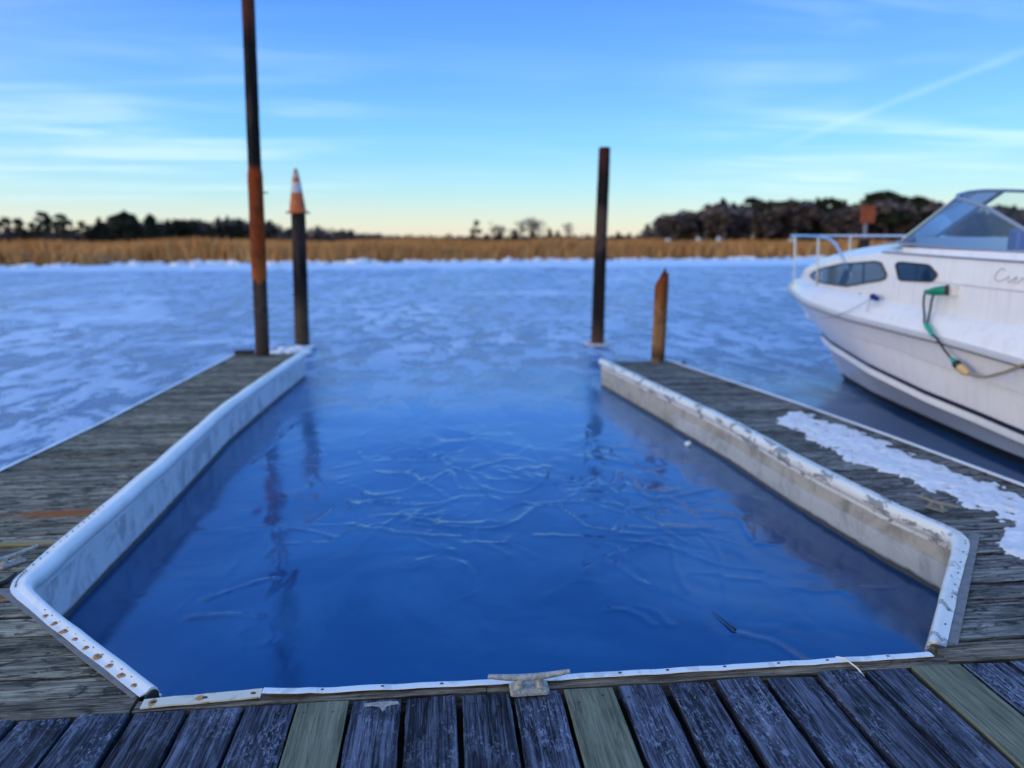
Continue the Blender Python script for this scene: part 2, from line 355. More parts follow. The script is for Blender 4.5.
def ice_mat():
    m, nt, b = mat('creek ice'); co = objco(nt); s = N(nt, 'ShaderNodeSeparateXYZ', {0: co}); X, Y = s.outputs[0], s.outputs[1]
    far = N(nt, 'ShaderNodeMapRange', {0: Y, 1: 7.3, 2: 13.0}).outputs[0]
    side = N(nt, 'ShaderNodeMapRange', {0: M(nt, 'ABSOLUTE', M(nt, 'SUBTRACT', X, .4)), 1: 3.0, 2: 4.2}).outputs[0]
    left = N(nt, 'ShaderNodeMapRange', {0: X, 1: -2.6, 2: -3.2}).outputs[0]
    open_ = M(nt, 'MAXIMUM', far, left)
    na = noise(nt, co, 1.0, 6.0, .62, .8, (.55, .17, 1)); nb = noise(nt, co, 1.0, 7.0, .72, .6, (2.0, 1.05, 1)); nc = noise(nt, co, 1.0, 5.0, .6, 1.2, (.16, .06, 1))
    br = M(nt, 'ADD', M(nt, 'MULTIPLY', na, .25), M(nt, 'MULTIPLY', nb, .75))
    crust = ramp(nt, br, [(.485, 0), (.52, 1)])
    fr = M(nt, 'MULTIPLY', M(nt, 'MULTIPLY', crust, ramp(nt, nc, [(.38, .45), (.60, .85)])), open_)
    # frozen snow-crust sheets, each with its own outline
    sh = M(nt, 'MULTIPLY', ramp(nt, noise(nt, co, 1.0, 5.0, .55, 1.3, (.085, .16, 1)), [(.585, 0), (.615, 1)]), far)
    fr = M(nt, 'MAXIMUM', fr, M(nt, 'MULTIPLY', M(nt, 'MULTIPLY', sh, ramp(nt, nb, [(.40, .35), (.52, 1)])), .85))
    shore = N(nt, 'ShaderNodeMapRange', {0: M(nt, 'ADD', Y, M(nt, 'ADD', M(nt, 'MULTIPLY', X, -.14), M(nt, 'MULTIPLY', na, 12.0))), 1: 52.0, 2: 57.5}).outputs[0]
    fr = M(nt, 'MAXIMUM', fr, M(nt, 'MULTIPLY', shore, .95))
    # cloudy veils in the clear slip ice
    veil = ramp(nt, noise(nt, co, .9, 6.0, .6, .6), [(.42, 0), (.70, 1)])
    clear = mix(nt, M(nt, 'MULTIPLY', veil, .5), (.002, .026, .105), (.008, .060, .17))
    rim = ramp(nt, noise(nt, co, 1.3, 4.0), [(.4, 0), (.6, 1)])
    zr = M(nt, 'MULTIPLY', ramp(nt, N(nt, 'ShaderNodeAttribute', attribute_name='ridge').outputs['Fac'], [(.2, 0), (1, 1)]), .07)  # ridges tinted paler: frost, plus reflected sky light painted in
    clear = mix(nt, zr, clear, (.36, .52, .74))
    frost_sheen = N(nt, 'ShaderNodeMapRange', {0: M(nt, 'ADD', Y, M(nt, 'MULTIPLY', veil, 1.2)), 1: 3.5, 2: 8.8}).outputs[0]
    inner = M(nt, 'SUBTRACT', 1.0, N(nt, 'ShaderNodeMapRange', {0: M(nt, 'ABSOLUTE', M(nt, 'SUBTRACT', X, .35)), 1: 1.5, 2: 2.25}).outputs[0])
    clear = mix(nt, M(nt, 'MULTIPLY', M(nt, 'MULTIPLY', frost_sheen, M(nt, 'ADD', M(nt, 'MULTIPLY', inner, .7), .3)), .85), clear, (.11, .28, .52))  # far slip paler: thin frost, with sky sheen painted into the colour
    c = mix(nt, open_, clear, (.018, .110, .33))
    c = mix(nt, fr, c, (.68, .79, .92))
    rough = M(nt, 'ADD', M(nt, 'ADD', M(nt, 'ADD', .085, M(nt, 'MULTIPLY', open_, .08)), M(nt, 'MULTIPLY', veil, .07)), M(nt, 'MULTIPLY', fr, .5))
    micro = noise(nt, co, 34.0, 4.0, .6)
    hb = M(nt, 'ADD', M(nt, 'ADD', M(nt, 'MULTIPLY', nb, M(nt, 'MULTIPLY', open_, .20)), M(nt, 'MULTIPLY', crust, M(nt, 'MULTIPLY', open_, .012))), M(nt, 'MULTIPLY', micro, .0008))
    hb = M(nt, 'ADD', hb, M(nt, 'MULTIPLY', noise(nt, co, 3.0, 3.0), M(nt, 'MULTIPLY', open_, .006)))
    b.inputs['Specular Tint'].default_value = (.10, .54, 1.0, 1)
    setb(nt, b, col=c, rough=rough, ior=1.85, nrm=bump(nt, hb, .55, 1.0)); return m
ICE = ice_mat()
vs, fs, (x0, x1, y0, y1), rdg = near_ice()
me = bpy.data.meshes.new('ice'); b = MB()
BX, BY0, BY1 = 500, -60, 130
for q in ((-BX, x0, BY0, BY1), (x1, BX, BY0, BY1), (x0, x1, BY0, y0), (x0, x1, y1, BY1)):
    b.add([(q[0], q[2], 0), (q[1], q[2], 0), (q[1], q[3], 0), (q[0], q[3], 0)], [(0, 1, 2, 3)])
nv = len(vs)
me.from_pydata(vs.tolist()+b.v, [], fs.tolist()+[tuple(i+nv for i in f) for f in b.f]); me.materials.append(ICE)
me.polygons.foreach_set('use_smooth', [True]*len(me.polygons)); me.update()
at_ = me.attributes.new('ridge', 'FLOAT', 'POINT'); at_.data.foreach_set('value', np.concatenate([rdg, np.zeros(len(me.vertices)-nv)]).astype(np.float32))
ice = bpy.data.objects.new('ice', me); COL.objects.link(ice); tag(ice, kind='structure')

# marsh ground: one sheet from the shore to the horizon; shore line wanders
shore_pts = [(-500, 50), (-120, 50), (-60, 52), (-33, 54.5), (-25.5, 57), (-24.5, 61.5), (-9, 62.5), (5.6, 67), (21, 71.5), (36, 74), (66, 80), (120, 90), (500, 120)]
def shoreY(x): return float(np.interp(x, [p[0] for p in shore_pts], [p[1] for p in shore_pts]))
MUD = plain('marsh mud and straw', (.17, .105, .05), .95, var=.6, vs=.6)
b = MB(); rows = [[], [], []]
xs = sorted(set(list(np.linspace(-500, 500, 41)) + list(np.linspace(-90, 110, 160))))
for x in xs:
    y = shoreY(x)+.8*math.sin(x*.7)+.5*math.sin(x*1.9)
    rows[0].append((x, y-.4, -.05)); rows[1].append((x, y+.5, .16)); rows[2].append((x, 135, .2))
b.grid(rows)
b.add([(-6000, 134.9, .195), (6000, 134.9, .195), (6000, 8000, .195), (-6000, 8000, .195)], [(0, 1, 2, 3)])
tag(b.build('marsh_ground', MUD), kind='structure')

# reeds: countless blades
def reed_mat():
    m, nt, b = mat('dry marsh grass'); co = objco(nt)
    isl = N(nt, 'ShaderNodeNewGeometry').outputs['Random Per Island']
    n = noise(nt, co, 1.0, 4.0, .6, 0, (.11, .05, .0))
    c = ramp(nt, M(nt, 'ADD', M(nt, 'MULTIPLY', isl, .55), M(nt, 'MULTIPLY', n, .5)), [(.18, (.28, .10, .028)), (.5, (.58, .255, .08)), (.8, (.70, .39, .15))])
    setb(nt, b, col=c, rough=.8, spec=.1); return m
REED = reed_mat()
b = MB(); V = []; Fc = []
def blades(n, ya, yb, wdt, hmin, hmax, half):
    for i in range(n):
        u = rng.random()**1.5; dist_ = ya+(yb-ya)*u
        x = rng.uniform(-half, half)*1.0*(dist_/70)+dist_*.096
        y = shoreY(x)+.3+dist_
        if rng.random() < .25: y = shoreY(x)+.3+rng.random()*2.5
        clump = .82+.25*math.sin(x*.31+1.3*math.sin(y*.12))*math.sin(x*.083+y*.05+.7)
        h = rng.uniform(hmin, hmax)*clump; lx, ly = rng.normal(0, .30)*h, rng.normal(0, .16)*h
        w_ = wdt*rng.uniform(.6, 1.4); a = rng.uniform(-.7, .7); cx, sx = math.cos(a)*w_, math.sin(a)*w_
        o = len(V)
        V.extend([(x-cx, y-sx, .05), (x+cx, y+sx, .05), (x+lx*.4+cx*.7, y+ly*.4+sx*.7, h*.6), (x+lx*.4-cx*.7, y+ly*.4-sx*.7, h*.6), (x+lx, y+ly, h)])
        Fc.append((o, o+1, o+2, o+3)); Fc.append((o+3, o+2, o+4))
blades(70000, 0, 26, .034, 1.25, 2.1, 78); blades(28000, 22, 140, .08, 1.6, 2.3, 78)
b.add(V, Fc); reeds = b.build('marsh_grass', REED); tag(reeds, kind='stuff')

# shore ice rubble
def lump(b, c, r, sd, sq=.3):
    rr = random.Random(sd); bm = bmesh.new(); bmesh.ops.create_icosphere(bm, subdivisions=2, radius=1)
    ph = [rr.uniform(0, 6.28) for _ in range(6)]; rot = rr.uniform(0, 3.14)
    vs = []
    for v in bm.verts:
        p = v.co; k = 1+sq*(math.sin(3.1*p.x+ph[0])*math.sin(2.7*p.y+ph[1])+.6*math.sin(5*p.z+ph[2]+3*p.x))
        x, y, z = p.x*r[0]*k, p.y*r[1]*k, p.z*r[2]*k
        vs.append((c[0]+x*math.cos(rot)-y*math.sin(rot), c[1]+x*math.sin(rot)+y*math.cos(rot), c[2]+z))
    b.add(vs, [tuple(v.index for v in f.verts) for f in bm.faces]); bm.free()
SNOW = plain('crusted snow', (.74, .76, .80), .8, var=.12, vs=6, bs=.4)
SNOWD = plain('dirty ice', (.60, .58, .58), .7, var=.35, vs=2.5, bs=.4)
b = MB()
for i in range(620):
    x = random.uniform(-70, 90); y = shoreY(x)-abs(random.gauss(0, 2.4))+.4
    s = random.uniform(.08, .24)*(1.5 if random.random() < .12 else 1)
    lump(b, (x, y, s*.15), (s*random.uniform(1, 2.6), s*random.uniform(.8, 1.6), s*.8), i)
tag(b.build('shore_ice', SNOW, smooth='all'), kind='stuff')
for (px, y, x, s, lab) in ((0, 65.2, -7.6, (.72, .7, .62), 'largest whitish ice block stranded at the reed edge, left of its flatter neighbour'),
                           (0, 66.2, -4.1, (.9, .6, .42), 'low wedge of pinkish white ice stranded at the reed edge')):
    b = MB(); lump(b, (x, y, s[2]*.4), s, int(x*10) % 97, .22); tag(b.build('ice_block', SNOWD, smooth=30), lab, 'ice block')

# ------------------------------------------------------------ far wood
BARK = plain('bark', (.075, .055, .045), .9, var=.4, vs=3); BAREBARK = plain('bare twigs', (.15, .115, .105), .9, var=.3, vs=1)
def leafmat(name, a, bcol):
    m, nt, b = mat(name); isl = N(nt, 'ShaderNodeNewGeometry').outputs['Random Per Island']
    oi = N(nt, 'ShaderNodeObjectInfo').outputs['Random']
    c = ramp(nt, M(nt, 'ADD', M(nt, 'MULTIPLY', isl, .7), M(nt, 'MULTIPLY', oi, .3)), [(.1, a), (.9, bcol)])
    setb(nt, b, col=c, rough=.85, spec=.1); return m
PINE = leafmat('pine needles', (.020, .032, .018), (.060, .078, .042)); PINE2 = leafmat('dark cedar', (.022, .030, .022), (.055, .060, .038))
TWIG = leafmat('twig haze', (.09, .070, .067), (.155, .122, .115))
def cards(b, c, r, n, sz, sd, el=1.0):
    rr = random.Random(sd)
    for i in range(n):
        while True:
            p = Vector((rr.uniform(-1, 1), rr.uniform(-1, 1), rr.uniform(-1, 1)))
            if p.length < 1: break
        p = Vector((c[0]+p.x*r[0], c[1]+p.y*r[1], c[2]+p.z*r[2]))
        u = Vector((rr.gauss(0, 1), rr.gauss(0, 1), rr.gauss(0, .6))).normalized(); v = u.cross(Vector((rr.gauss(0, 1), rr.gauss(0, 1), rr.gauss(0, 1)))).normalized()
        a = sz*rr.uniform(.6, 1.4); b.add([p-u*a*el, p+v*a*.5, p+u*a*el, p-v*a*.5], [(0, 1, 2, 3)])
def proto_tree(name, kind, sd):
    rr = random.Random(sd); root = thing(name, '', '', (0, 0, -500))
    root.pop('label', None) if 'label' in root else None
    tb, cb = MB(), MB(); H = 12.0
    if kind == 'pine':        # tall bare trunk, ragged open crown
        bend = rr.uniform(-.5, .5); top = (bend, rr.uniform(-.4, .4), H*.95)
        tr = lambda t: Vector((bend*t*t, top[1]*t, H*.95*t))
        tb.tube([tr(t/6) for t in range(7)], [.20, .18, .16, .13, .10, .07, .03], 6)
        for k in range(15):
            t = rr.uniform(.48, 1); a = rr.uniform(0, 6.28); L = rr.uniform(.7, 2.2)*(1.35-t*.75); p = tr(t); q = p+Vector((math.cos(a)*L, math.sin(a)*L, rr.uniform(.0, .6)))
            tb.tube([p, q], [.05, .02], 4); cards(cb, q, (L*.75, L*.75, .7), 60, .5, rr.random())
        cards(cb, tr(.97), (.9, .9, .8), 40, .4, rr.random())
    elif kind == 'cedar':     # dense to the ground, uneven
        tb.tube([(0, 0, 0), (0, 0, H*.5), (.1, 0, H*.85)], [.24, .15, .04], 6)
        for k in range(16):
            t = k/15; rad = (2.3*(1-t)**.75+.35)*rr.uniform(.75, 1.2); a = rr.uniform(0, 6.28); o = rad*.35
            p = (math.cos(a)*o, math.sin(a)*o, 1.2+t*(H*.84)); cards(cb, p, (rad, rad, .95), 46, .5, rr.random())
            tb.tube([(0, 0, p[2]-.4), p], [.05, .02], 4)
    else:                     # bare hardwood: forking limbs and a haze of twigs
        tb.tube([(0, 0, 0), (.1, 0, H*.25), (.05, .1, H*.5)], [.24, .19, .13], 6)
        for k in range(13):
            a = rr.uniform(0, 6.28); z0 = rr.uniform(.22, .5)*H; L = rr.uniform(2.4, 5.0); e = rr.uniform(.6, 1.25)
            p = Vector((.06, .05, z0)); m1 = p+Vector((math.cos(a)*math.cos(e), math.sin(a)*math.cos(e), math.sin(e)))*L*.5
            a2 = a+rr.uniform(-.5, .5); q = m1+Vector((math.cos(a2)*math.cos(e+.2), math.sin(a2)*math.cos(e+.2), math.sin(e+.2)))*L*.6
            tb.tube([p, m1, q], [.09, .06, .02], 4)
            if kind == 'bare': cards(cb, q, (1.5, 1.5, 1.5), 34, .75, rr.random(), 1.0), cards(cb, m1, (1.4, 1.4, 1.2), 18, .6, rr.random(), 1.0)
            else: cards(cb, q, (1.3, 1.3, 1.3), 16, .34, rr.random(), 1.0)
            for j in range(16):
                s_ = m1.lerp(q, rr.random()); d = Vector((rr.gauss(0, .6), rr.gauss(0, .6), rr.uniform(.2, 1.2)))*rr.uniform(.6, 1.5)
                cb.tube([s_, s_+d*.5+Vector((rr.gauss(0, .1), 0, 0)), s_+d], [.035, .025, .012], 3, False)
    tb.build('trunk', BAREBARK if kind in ('bare', 'wisp') else BARK, root, local=True)
    cb.build('crown', {'pine': PINE, 'cedar': PINE2, 'bare': TWIG, 'wisp': TWIG}[kind], root, local=True)
    return root
PROTO = {}
for kind, nm, n in (('pine', 'pine_tree', 4), ('cedar', 'cedar_tree', 3), ('bare', 'bare_tree', 4), ('wisp', 'bare_tree', 3)):
    PROTO[kind] = [[proto_tree(nm, kind, 100+7*i+len(kind)), None, False] for i in range(n)]
    for e in PROTO[kind]: e[1] = tree_of(e[0])
LAB = {'L': {'pine': 'tall thin dark pine with open ragged crown in the far left wood', 'cedar': 'dense dark evergreen packed into the far left wood', 'bare': 'leafless brown tree among the evergreens of the far left wood'},
       'R': {'pine': 'tall dark pine standing up out of the brown wood at right', 'cedar': 'dense dark green evergreen in the wood at right', 'bare': 'leafless greyish brown tree in the wood at right'},
       'C': {'wisp': 'wispy leafless tree in the small clump left of the right tall pile', 'pine': 'small dark pine beside the bare clump left of the right tall pile', 'cedar': 'low dark bush tree at the foot of the bare clump by the right tall pile'}}
GRP = {'L': 'trees of the far left wood', 'R': 'trees of the wood at right', 'C': 'trees of the small far clump'}
def place_tree(kind, x, y, h, where, wx=1.0):
    e = random.choice(PROTO[kind])
    fresh = [q for q in PROTO[kind] if not q[2]]
    if fresh:
        e = fresh[0]; o = e[0]; e[2] = True
    else: o = copy_tree(e[0], e[1])
    s = h/12.0; o.location = (x, y, .15); o.scale = (s*wx, s*wx, s); o.rotation_euler = (0, 0, random.uniform(0, 6.28))
    tag(o, LAB[where][kind], 'tree', GRP[where])
def pix(px, d):      # ground x at depth d for an image column
    a = math.atan((px-512)/740/math.cos(R(11)))+R(5.5); return d*math.tan(a)
# left wood: loose pines first, then a closed dark wood falling away to the centre
for px, topy in ((-38, 222), (-12, 224), (4, 223), (16, 225), (26, 221), (38, 222), (53, 226), (61, 217), (70, 221), (80, 219), (88, 224), (98, 225)):
    d = random.uniform(345, 370); place_tree('pine', pix(px, d), d, (242-topy)/740*d+1.9, 'L', 1.25)
def lefttop(px): return np.interp(px, [-60, 0, 30, 105, 118, 135, 165, 180, 240, 300, 340, 372], [233, 232, 232, 231, 221, 217, 220, 223, 221, 227, 230, 235])
for i in range(104):
    px = random.uniform(-60, 375) if i > 45 else random.uniform(108, 262)
    d = random.uniform(372, 420)+.35*max(0, px-240); h = (242-lefttop(px))/740*d*random.uniform(.72, 1.08)+1.9
    k = random.choice(['cedar', 'cedar', 'pine', 'bare'] if px > 110 else ['cedar', 'bare', 'cedar'])
    place_tree(k, pix(px, d), d, h, 'L', 1.9 if h < 8 else 1.55)
def righttop(px): return np.interp(px, [600, 632, 655, 690, 720, 765, 772, 795, 845, 870, 905, 935, 1040, 1140], [234, 230, 218, 208, 203, 202, 198, 202, 206, 194, 201, 206, 208, 210])
for i in range(190):
    px = random.uniform(628, 1260) if i < 135 else random.uniform(650, 930)
    d = random.uniform(235, 285); h = (240-righttop(px))/740*d*random.uniform(.84, 1.12)+1.9
    place_tree(random.choice(['bare', 'bare', 'bare', 'cedar', 'cedar', 'pine']), pix(px, d), d, h, 'R', 1.5)
for px, h in ((860, 17.2), (872, 18), (884, 16.6), (773, 14.5), (905, 14)): place_tree('pine', pix(px, 240), 240, h, 'R', 1.7)
for px, topy, k in ((477, 222, 'pine'), (494, 222, 'wisp'), (503, 224, 'wisp'), (521, 218, 'wisp'), (529, 214, 'wisp'), (538, 217, 'wisp'), (566, 221, 'wisp'), (512, 228, 'wisp'),
                    (474, 233, 'cedar'), (487, 235, 'cedar'), (500, 232, 'cedar'), (515, 231, 'cedar'), (532, 231, 'cedar'), (548, 230, 'cedar'), (556, 232, 'cedar'), (572, 235, 'cedar'), (585, 235, 'cedar'), (600, 234, 'cedar'), (614, 233, 'cedar'), (625, 234, 'cedar')):
    d = random.uniform(400, 430); place_tree(k, pix(px, d), d, (241-topy)/740*d+1.9, 'C', 1.9 if k == 'cedar' else 1.1)
# brush along the foot of both woods, too tangled to count
b = MB()
for i in range(760):
    px = random.uniform(640, 1280) if i < 400 else (random.uniform(105, 385) if i < 680 else random.uniform(-70, 110))
    if px > 500: d = random.uniform(240, 290); h = (240-righttop(px))/740*d*random.uniform(.5, .98)+1.6
    else: d = random.uniform(385, 430); h = (242-lefttop(px))/740*d*random.uniform(.62, 1.05)+1.7
    cards(b, (pix(px, d), d, h*.5), (3.2, 2.0, h*.5), 40, .8, i)
tag(b.build('wood_undergrowth', leafmat('undergrowth', (.06, .050, .050), (.13, .105, .098))), kind='stuff')
# the farthest line of trees reads as one low mass
b = MB()
for i in range(420):
    px = random.uniform(300, 660); d = random.uniform(640, 720); h = random.uniform(3.0, 6.0)+(1.5 if random.random() < .1 else 0)
    cards(b, (pix(px, d), d, h*.5+.3), (4.2, 2.5, h*.55), 16, 1.6, i)
tag(b.build('distant_wood', leafmat('distant wood', (.05, .04, .045), (.10, .08, .085))), kind='stuff')
# low pale shed across the marsh, and pale mounds at the foot of the right wood
t = thing('shed', 'low pale roofed shed far across the marsh behind the left ice blocks', 'shed', (pix(381, 480), 480, .2))
b = MB(); b.box(-4, 4, -3, 3, 0, 2.6); b.build('wall', plain('shed wall', (.45, .42, .44), .8), t, local=True)
b = MB(); b.add([(-4.4, -3.4, 2.55), (4.4, -3.4, 2.55), (4.4, 3.4, 2.55), (-4.4, 3.4, 2.55), (-4.4, 0, 4.4), (4.4, 0, 4.4)], [(0, 1, 5, 4), (2, 3, 4, 5), (0, 4, 3), (1, 2, 5), (0, 3, 2, 1)])
b.build('roof', plain('shed roof', (.52, .50, .56), .7), t, local=True)
for px, rz, lab in ((662, 1.0, 'faintest low pale mound at the left foot of the right wood'), (692, 1.25, 'middle pale mound at the foot of the right wood'), (711, 1.5, 'brightest tall pale mound at the foot of the right wood'), (782, 1.1, 'pale mound at the foot of the wood left of the boat rail')):
    b = MB(); x = pix(px, 205); lump(b, (x, 205, 1.35), (1.0, .8, rz), px, .15); tag(b.build('snow_mound', SNOWD, smooth='all'), lab, 'snow mound')

# ------------------------------------------------------------ piles
def pile(name, label, c, z0, prof, m, lean=(0, 0), sd=1, wob=.03):
    t = thing(name, label, 'piling', (c[0], c[1], z0))
    b = MB(); b.lathe(prof, c=(0, 0, 0), n=28, lean=lean, wob=wob, sd=sd); b.build('post', m, t, smooth=35, local=True)
    return t
def prof(r0, r1, h, n=40, mod=None):
    o = []
    for i in range(n+1):
        z = -.4+(h+.4)*i/n; r = r0+(r1-r0)*i/n
        o.append((r*(mod(z) if mod else 1), z))
    o.append((r1*.8, h+.012)); return o
RUST = (.23, .045, .009); BLK = (.011, .010, .010); BRN = (.055, .034, .024)
t = pile('piling', 'tallest piling, dark with rusty orange middle section, through the end of the left dock', (-2.365, 10.0), .30,
         prof(.092, .083, 4.9, 60, lambda z: 1.07 if 1.02 < z < 2.42 else (1.0 if z < 2.42 else .93)),
         pile_mat('rusty pile', [(0, BRN), (.7, (.06, .045, .04)), (.98, (.05, .03, .02)), (1.02, (.36, .095, .015)), (1.3, RUST), (2.2, RUST), (2.38, (.28, .05, .012)), (2.46, BLK), (3.9, BLK), (4.2, (.10, .03, .018))], (.12, .075, .05)),
         (.022, 0), 3, .02)
b = MB(); b.tube([(.09, 0, 2.12), (.20, -.02, 2.125)], [.012, .008], 6); b.build('spike', NAIL, t, smooth=True, local=True)
P_dark = pile_mat('dark tarred pile', [(0, (.07, .052, .036)), (.6, (.085, .056, .035)), (.95, (.014, .012, .012)), (1.4, (.010, .010, .012)), (1.8, (.045, .033, .028)), (2.3, (.028, .022, .018))], (.07, .05, .038))
pile('piling', 'dark piling standing in the ice off the left dock, topped by a traffic cone', (-2.40, 13.05), 0, prof(.125, .118, 2.26, 40), P_dark, (.018, 0), 5, .025)
t = thing('traffic_cone', 'orange traffic cone with white collar set on top of the dark piling at left', 'traffic cone', (-2.36, 13.05, 2.272))
ORG = plain('cone orange', (.56, .12, .018), .6, var=.6, vs=11); WHT = plain('cone collar', (.60, .57, .56), .6, var=.5, vs=12)
b = MB(); b.lathe([(.20, 0), (.20, .025), (.15, .03), (.137, .05), (.095, .34)], n=24); b.lathe([(.073, .50), (.028, .72), (.022, .725)], n=24); b.build('cone_body', ORG, t, smooth=40, local=True)
b = MB(); b.lathe([(.098, .335), (.075, .505)], n=24, cap=False); b.build('reflective_collar', WHT, t, smooth=40, local=True)
b = MB(); b.lathe([(.062, .575), (.040, .67)], n=24, cap=False); b.build('reflective_collar', plain('cone upper collar', (.55, .42, .38), .6, var=.5, vs=12), t, smooth=40, local=True)
P_r = pile_mat('dark right pile', [(0, (.12, .062, .036)), (.25, (.07, .038, .026)), (.5, (.014, .012, .011)), (1.6, (.012, .011, .011)), (1.75, (.10, .06, .042)), (2.3, (.07, .045, .034)), (2.45, (.011, .010, .010)), (2.9, (.014, .009, .008)), (3.25, (.075, .016, .011))], (.055, .034, .026))
pile('piling', 'tall dark piling standing alone in the ice beyond the right dock', (2.755, 12.84), 0, prof(.118, .098, 3.36, 46), P_r, (.016, 0), 9, .03)
b = MB()
for k in range(15):
    a = k/15*6.28; lump(b, (2.755+.185*math.cos(a), 12.84+.17*math.sin(a), .02), (.065, .055, .028), 300+k, .2)
tag(b.build('ice_collar', SNOWD, smooth='all'), 'ring of whitish ice frozen round the foot of the tall right piling', 'ice')
b = MB()
for k in range(16):
    lump(b, (-2.55+random.uniform(-.45, .45), 12.6+random.uniform(-.35, .4), .02), (random.uniform(.06, .15), .10, random.uniform(.03, .06)), 340+k, .2)
tag(b.build('ice_collar', SNOW, smooth='all'), 'low heap of white ice frozen round the foot of the cone topped piling', 'ice')
# broken wooden pile on the right dock, split to a point
t = thing('piling', 'short orange brown wooden piling broken to a point at the right dock end', 'piling', (2.69, 8.93, .30))
P_b = pile_mat('bare wood pile', [(0, (.26, .17, .095)), (.12, (.05, .032, .022)), (.25, (.30, .15, .065)), (.7, (.30, .135, .05)), (.82, (.24, .08, .022)), (1.05, (.18, .045, .012)), (1.2, (.03, .016, .012))], (.085, .04, .02))
b = MB(); n = 26; rows = []
for i in range(25):
    z = -.3+1.28*i/24; rows.append([(.082*math.cos(2*math.pi*k/n)*(1+.03*math.sin(3*k+z*3)), .082*math.sin(2*math.pi*k/n)*(1+.03*math.sin(4*k-z*3)), z) for k in range(n)])
rows.append([]); last = []
rr = random.Random(4)
for k in range(n):
    a = 2*math.pi*k/n; x, y = .078*math.cos(a), .078*math.sin(a); last.append((x, y, .985+.05*rr.random()+.10*max(0, (x+.02)/.08)))
rows[-1] = last
rows.append([(.030+.45*(p[0]-.03), p[1]*.5, 1.06+.05*rr.random()+.06*max(0, p[0]/.08)) for p in last])
rows.append([(.036+.16*(p[0]-.03), p[1]*.2, 1.15+.03*rr.random()) for p in last])
rows.append([(.042+.03*p[0], p[1]*.03, 1.20) for p in last])
vs = [p for r_ in rows for p in r_]; fs = [(i*n+k, i*n+(k+1) % n, (i+1)*n+(k+1) % n, (i+1)*n+k) for i in range(len(rows)-1) for k in range(n)]
vs = [(x+.016*z, y, z) for x, y, z in vs]
b.add(vs, fs+[tuple((len(rows)-1)*n+k for k in range(n))]); b.build('post', P_b, t, smooth=35, local=True)
# channel marker beyond the boat
t = thing('channel_marker', 'dark piling with square orange marker board on a grey post beyond the white boat', 'marker', (10.62, 18, 0))
b = MB(); b.lathe(prof(.13, .125, 1.86, 24), n=20, wob=.02, sd=2); b.build('pile', P_dark, t, smooth=35, local=True)
b = MB(); b.tube([(0, 0, 1.8), (0, 0, 2.66)], .05, 10); b.build('post', plain('grey post', (.22, .20, .20), .7), t, smooth=True, local=True)
b = MB(); b.box(-.19, .19, -.075, -.052, 2.24, 2.68); o = b.build('marker_board', plain('marker orange', (.40, .075, .012), .7, var=.6, vs=5), t, local=True)
md_ = o.modifiers.new('b', 'BEVEL'); md_.width = .01; md_.segments = 2

# ------------------------------------------------------------ docks
DZ = .33
def board(b, x0a, x0b, x1a, x1b, ya, yb, z, th=.038, axis=0, rr=random, seg=10, jit=.003):
    """one plank with chamfered, slightly ragged edges; axis 0: long side along x, its ends may be cut askew"""
    ch = .0025; uc = .007; dz = rr.uniform(-.003, .003); tilt = rr.uniform(-.0025, .0025)  # undercut shape added so plank sides face down into shade
    ja = [rr.uniform(-jit, jit) for _ in range(seg+1)]; jb = [rr.uniform(-jit, jit) for _ in range(seg+1)]
    rows = []
    for i in range(seg+1):
        t = i/seg; w = yb-ya
        ring = []
        for (v, zz) in ((uc, -th), (0, -ch), (ch, 0), (w*.5, .0008), (w-ch, 0), (w, -ch), (w-uc, -th)):
            f = v/w; jj = ja[i]*(1-f)+jb[i]*f
            s0 = x0a+(x0b-x0a)*f; s1 = x1a+(x1b-x1a)*f; s = s0+(s1-s0)*t
            y = ya+v+jj; Z = z+zz+dz+tilt*(f-.5)*2
            ring.append((s, y, Z) if axis == 0 else (y, s, Z))
        rows.append(ring)
    n = 7; vs = [p for r_ in rows for p in r_]
    fs = [(i*n+k, i*n+(k+1) % n, (i+1)*n+(k+1) % n, (i+1)*n+k) for i in range(seg) for k in range(n)]
    if axis == 0: fs = [f[::-1] for f in fs]
    fs += [tuple(range(n)), tuple(seg*n+k for k in range(n))[::-1]] if axis == 0 else [tuple(range(n))[::-1], tuple(seg*n+k for k in range(n))]
    b.add(vs, fs)
def rounded(path, ks, rad, n=7):
    """round the corners with the given indices"""
    out = []
    for i, p in enumerate(path):
        if i in ks:
            a = Vector(path[i-1]); q = Vector(p); c = Vector(path[i+1]); u = (a-q).normalized(); v = (c-q).normalized()
            p0, p2 = q+u*rad, q+v*rad
            for k in range(n+1):
                t = k/n; out.append(tuple(p0*(1-t)**2+q*2*t*(1-t)+p2*t*t))
        else: out.append(tuple(p))
    return out
def dens(path, st=.12):
    out = [path[0]]
    for a, c in zip(path[:-1], path[1:]):
        d = math.hypot(c[0]-a[0], c[1]-a[1]); n = max(1, int(d/st))
        for k in range(1, n+1): out.append(tuple(a[i]+(c[i]-a[i])*k/n for i in range(len(a))))
    return out
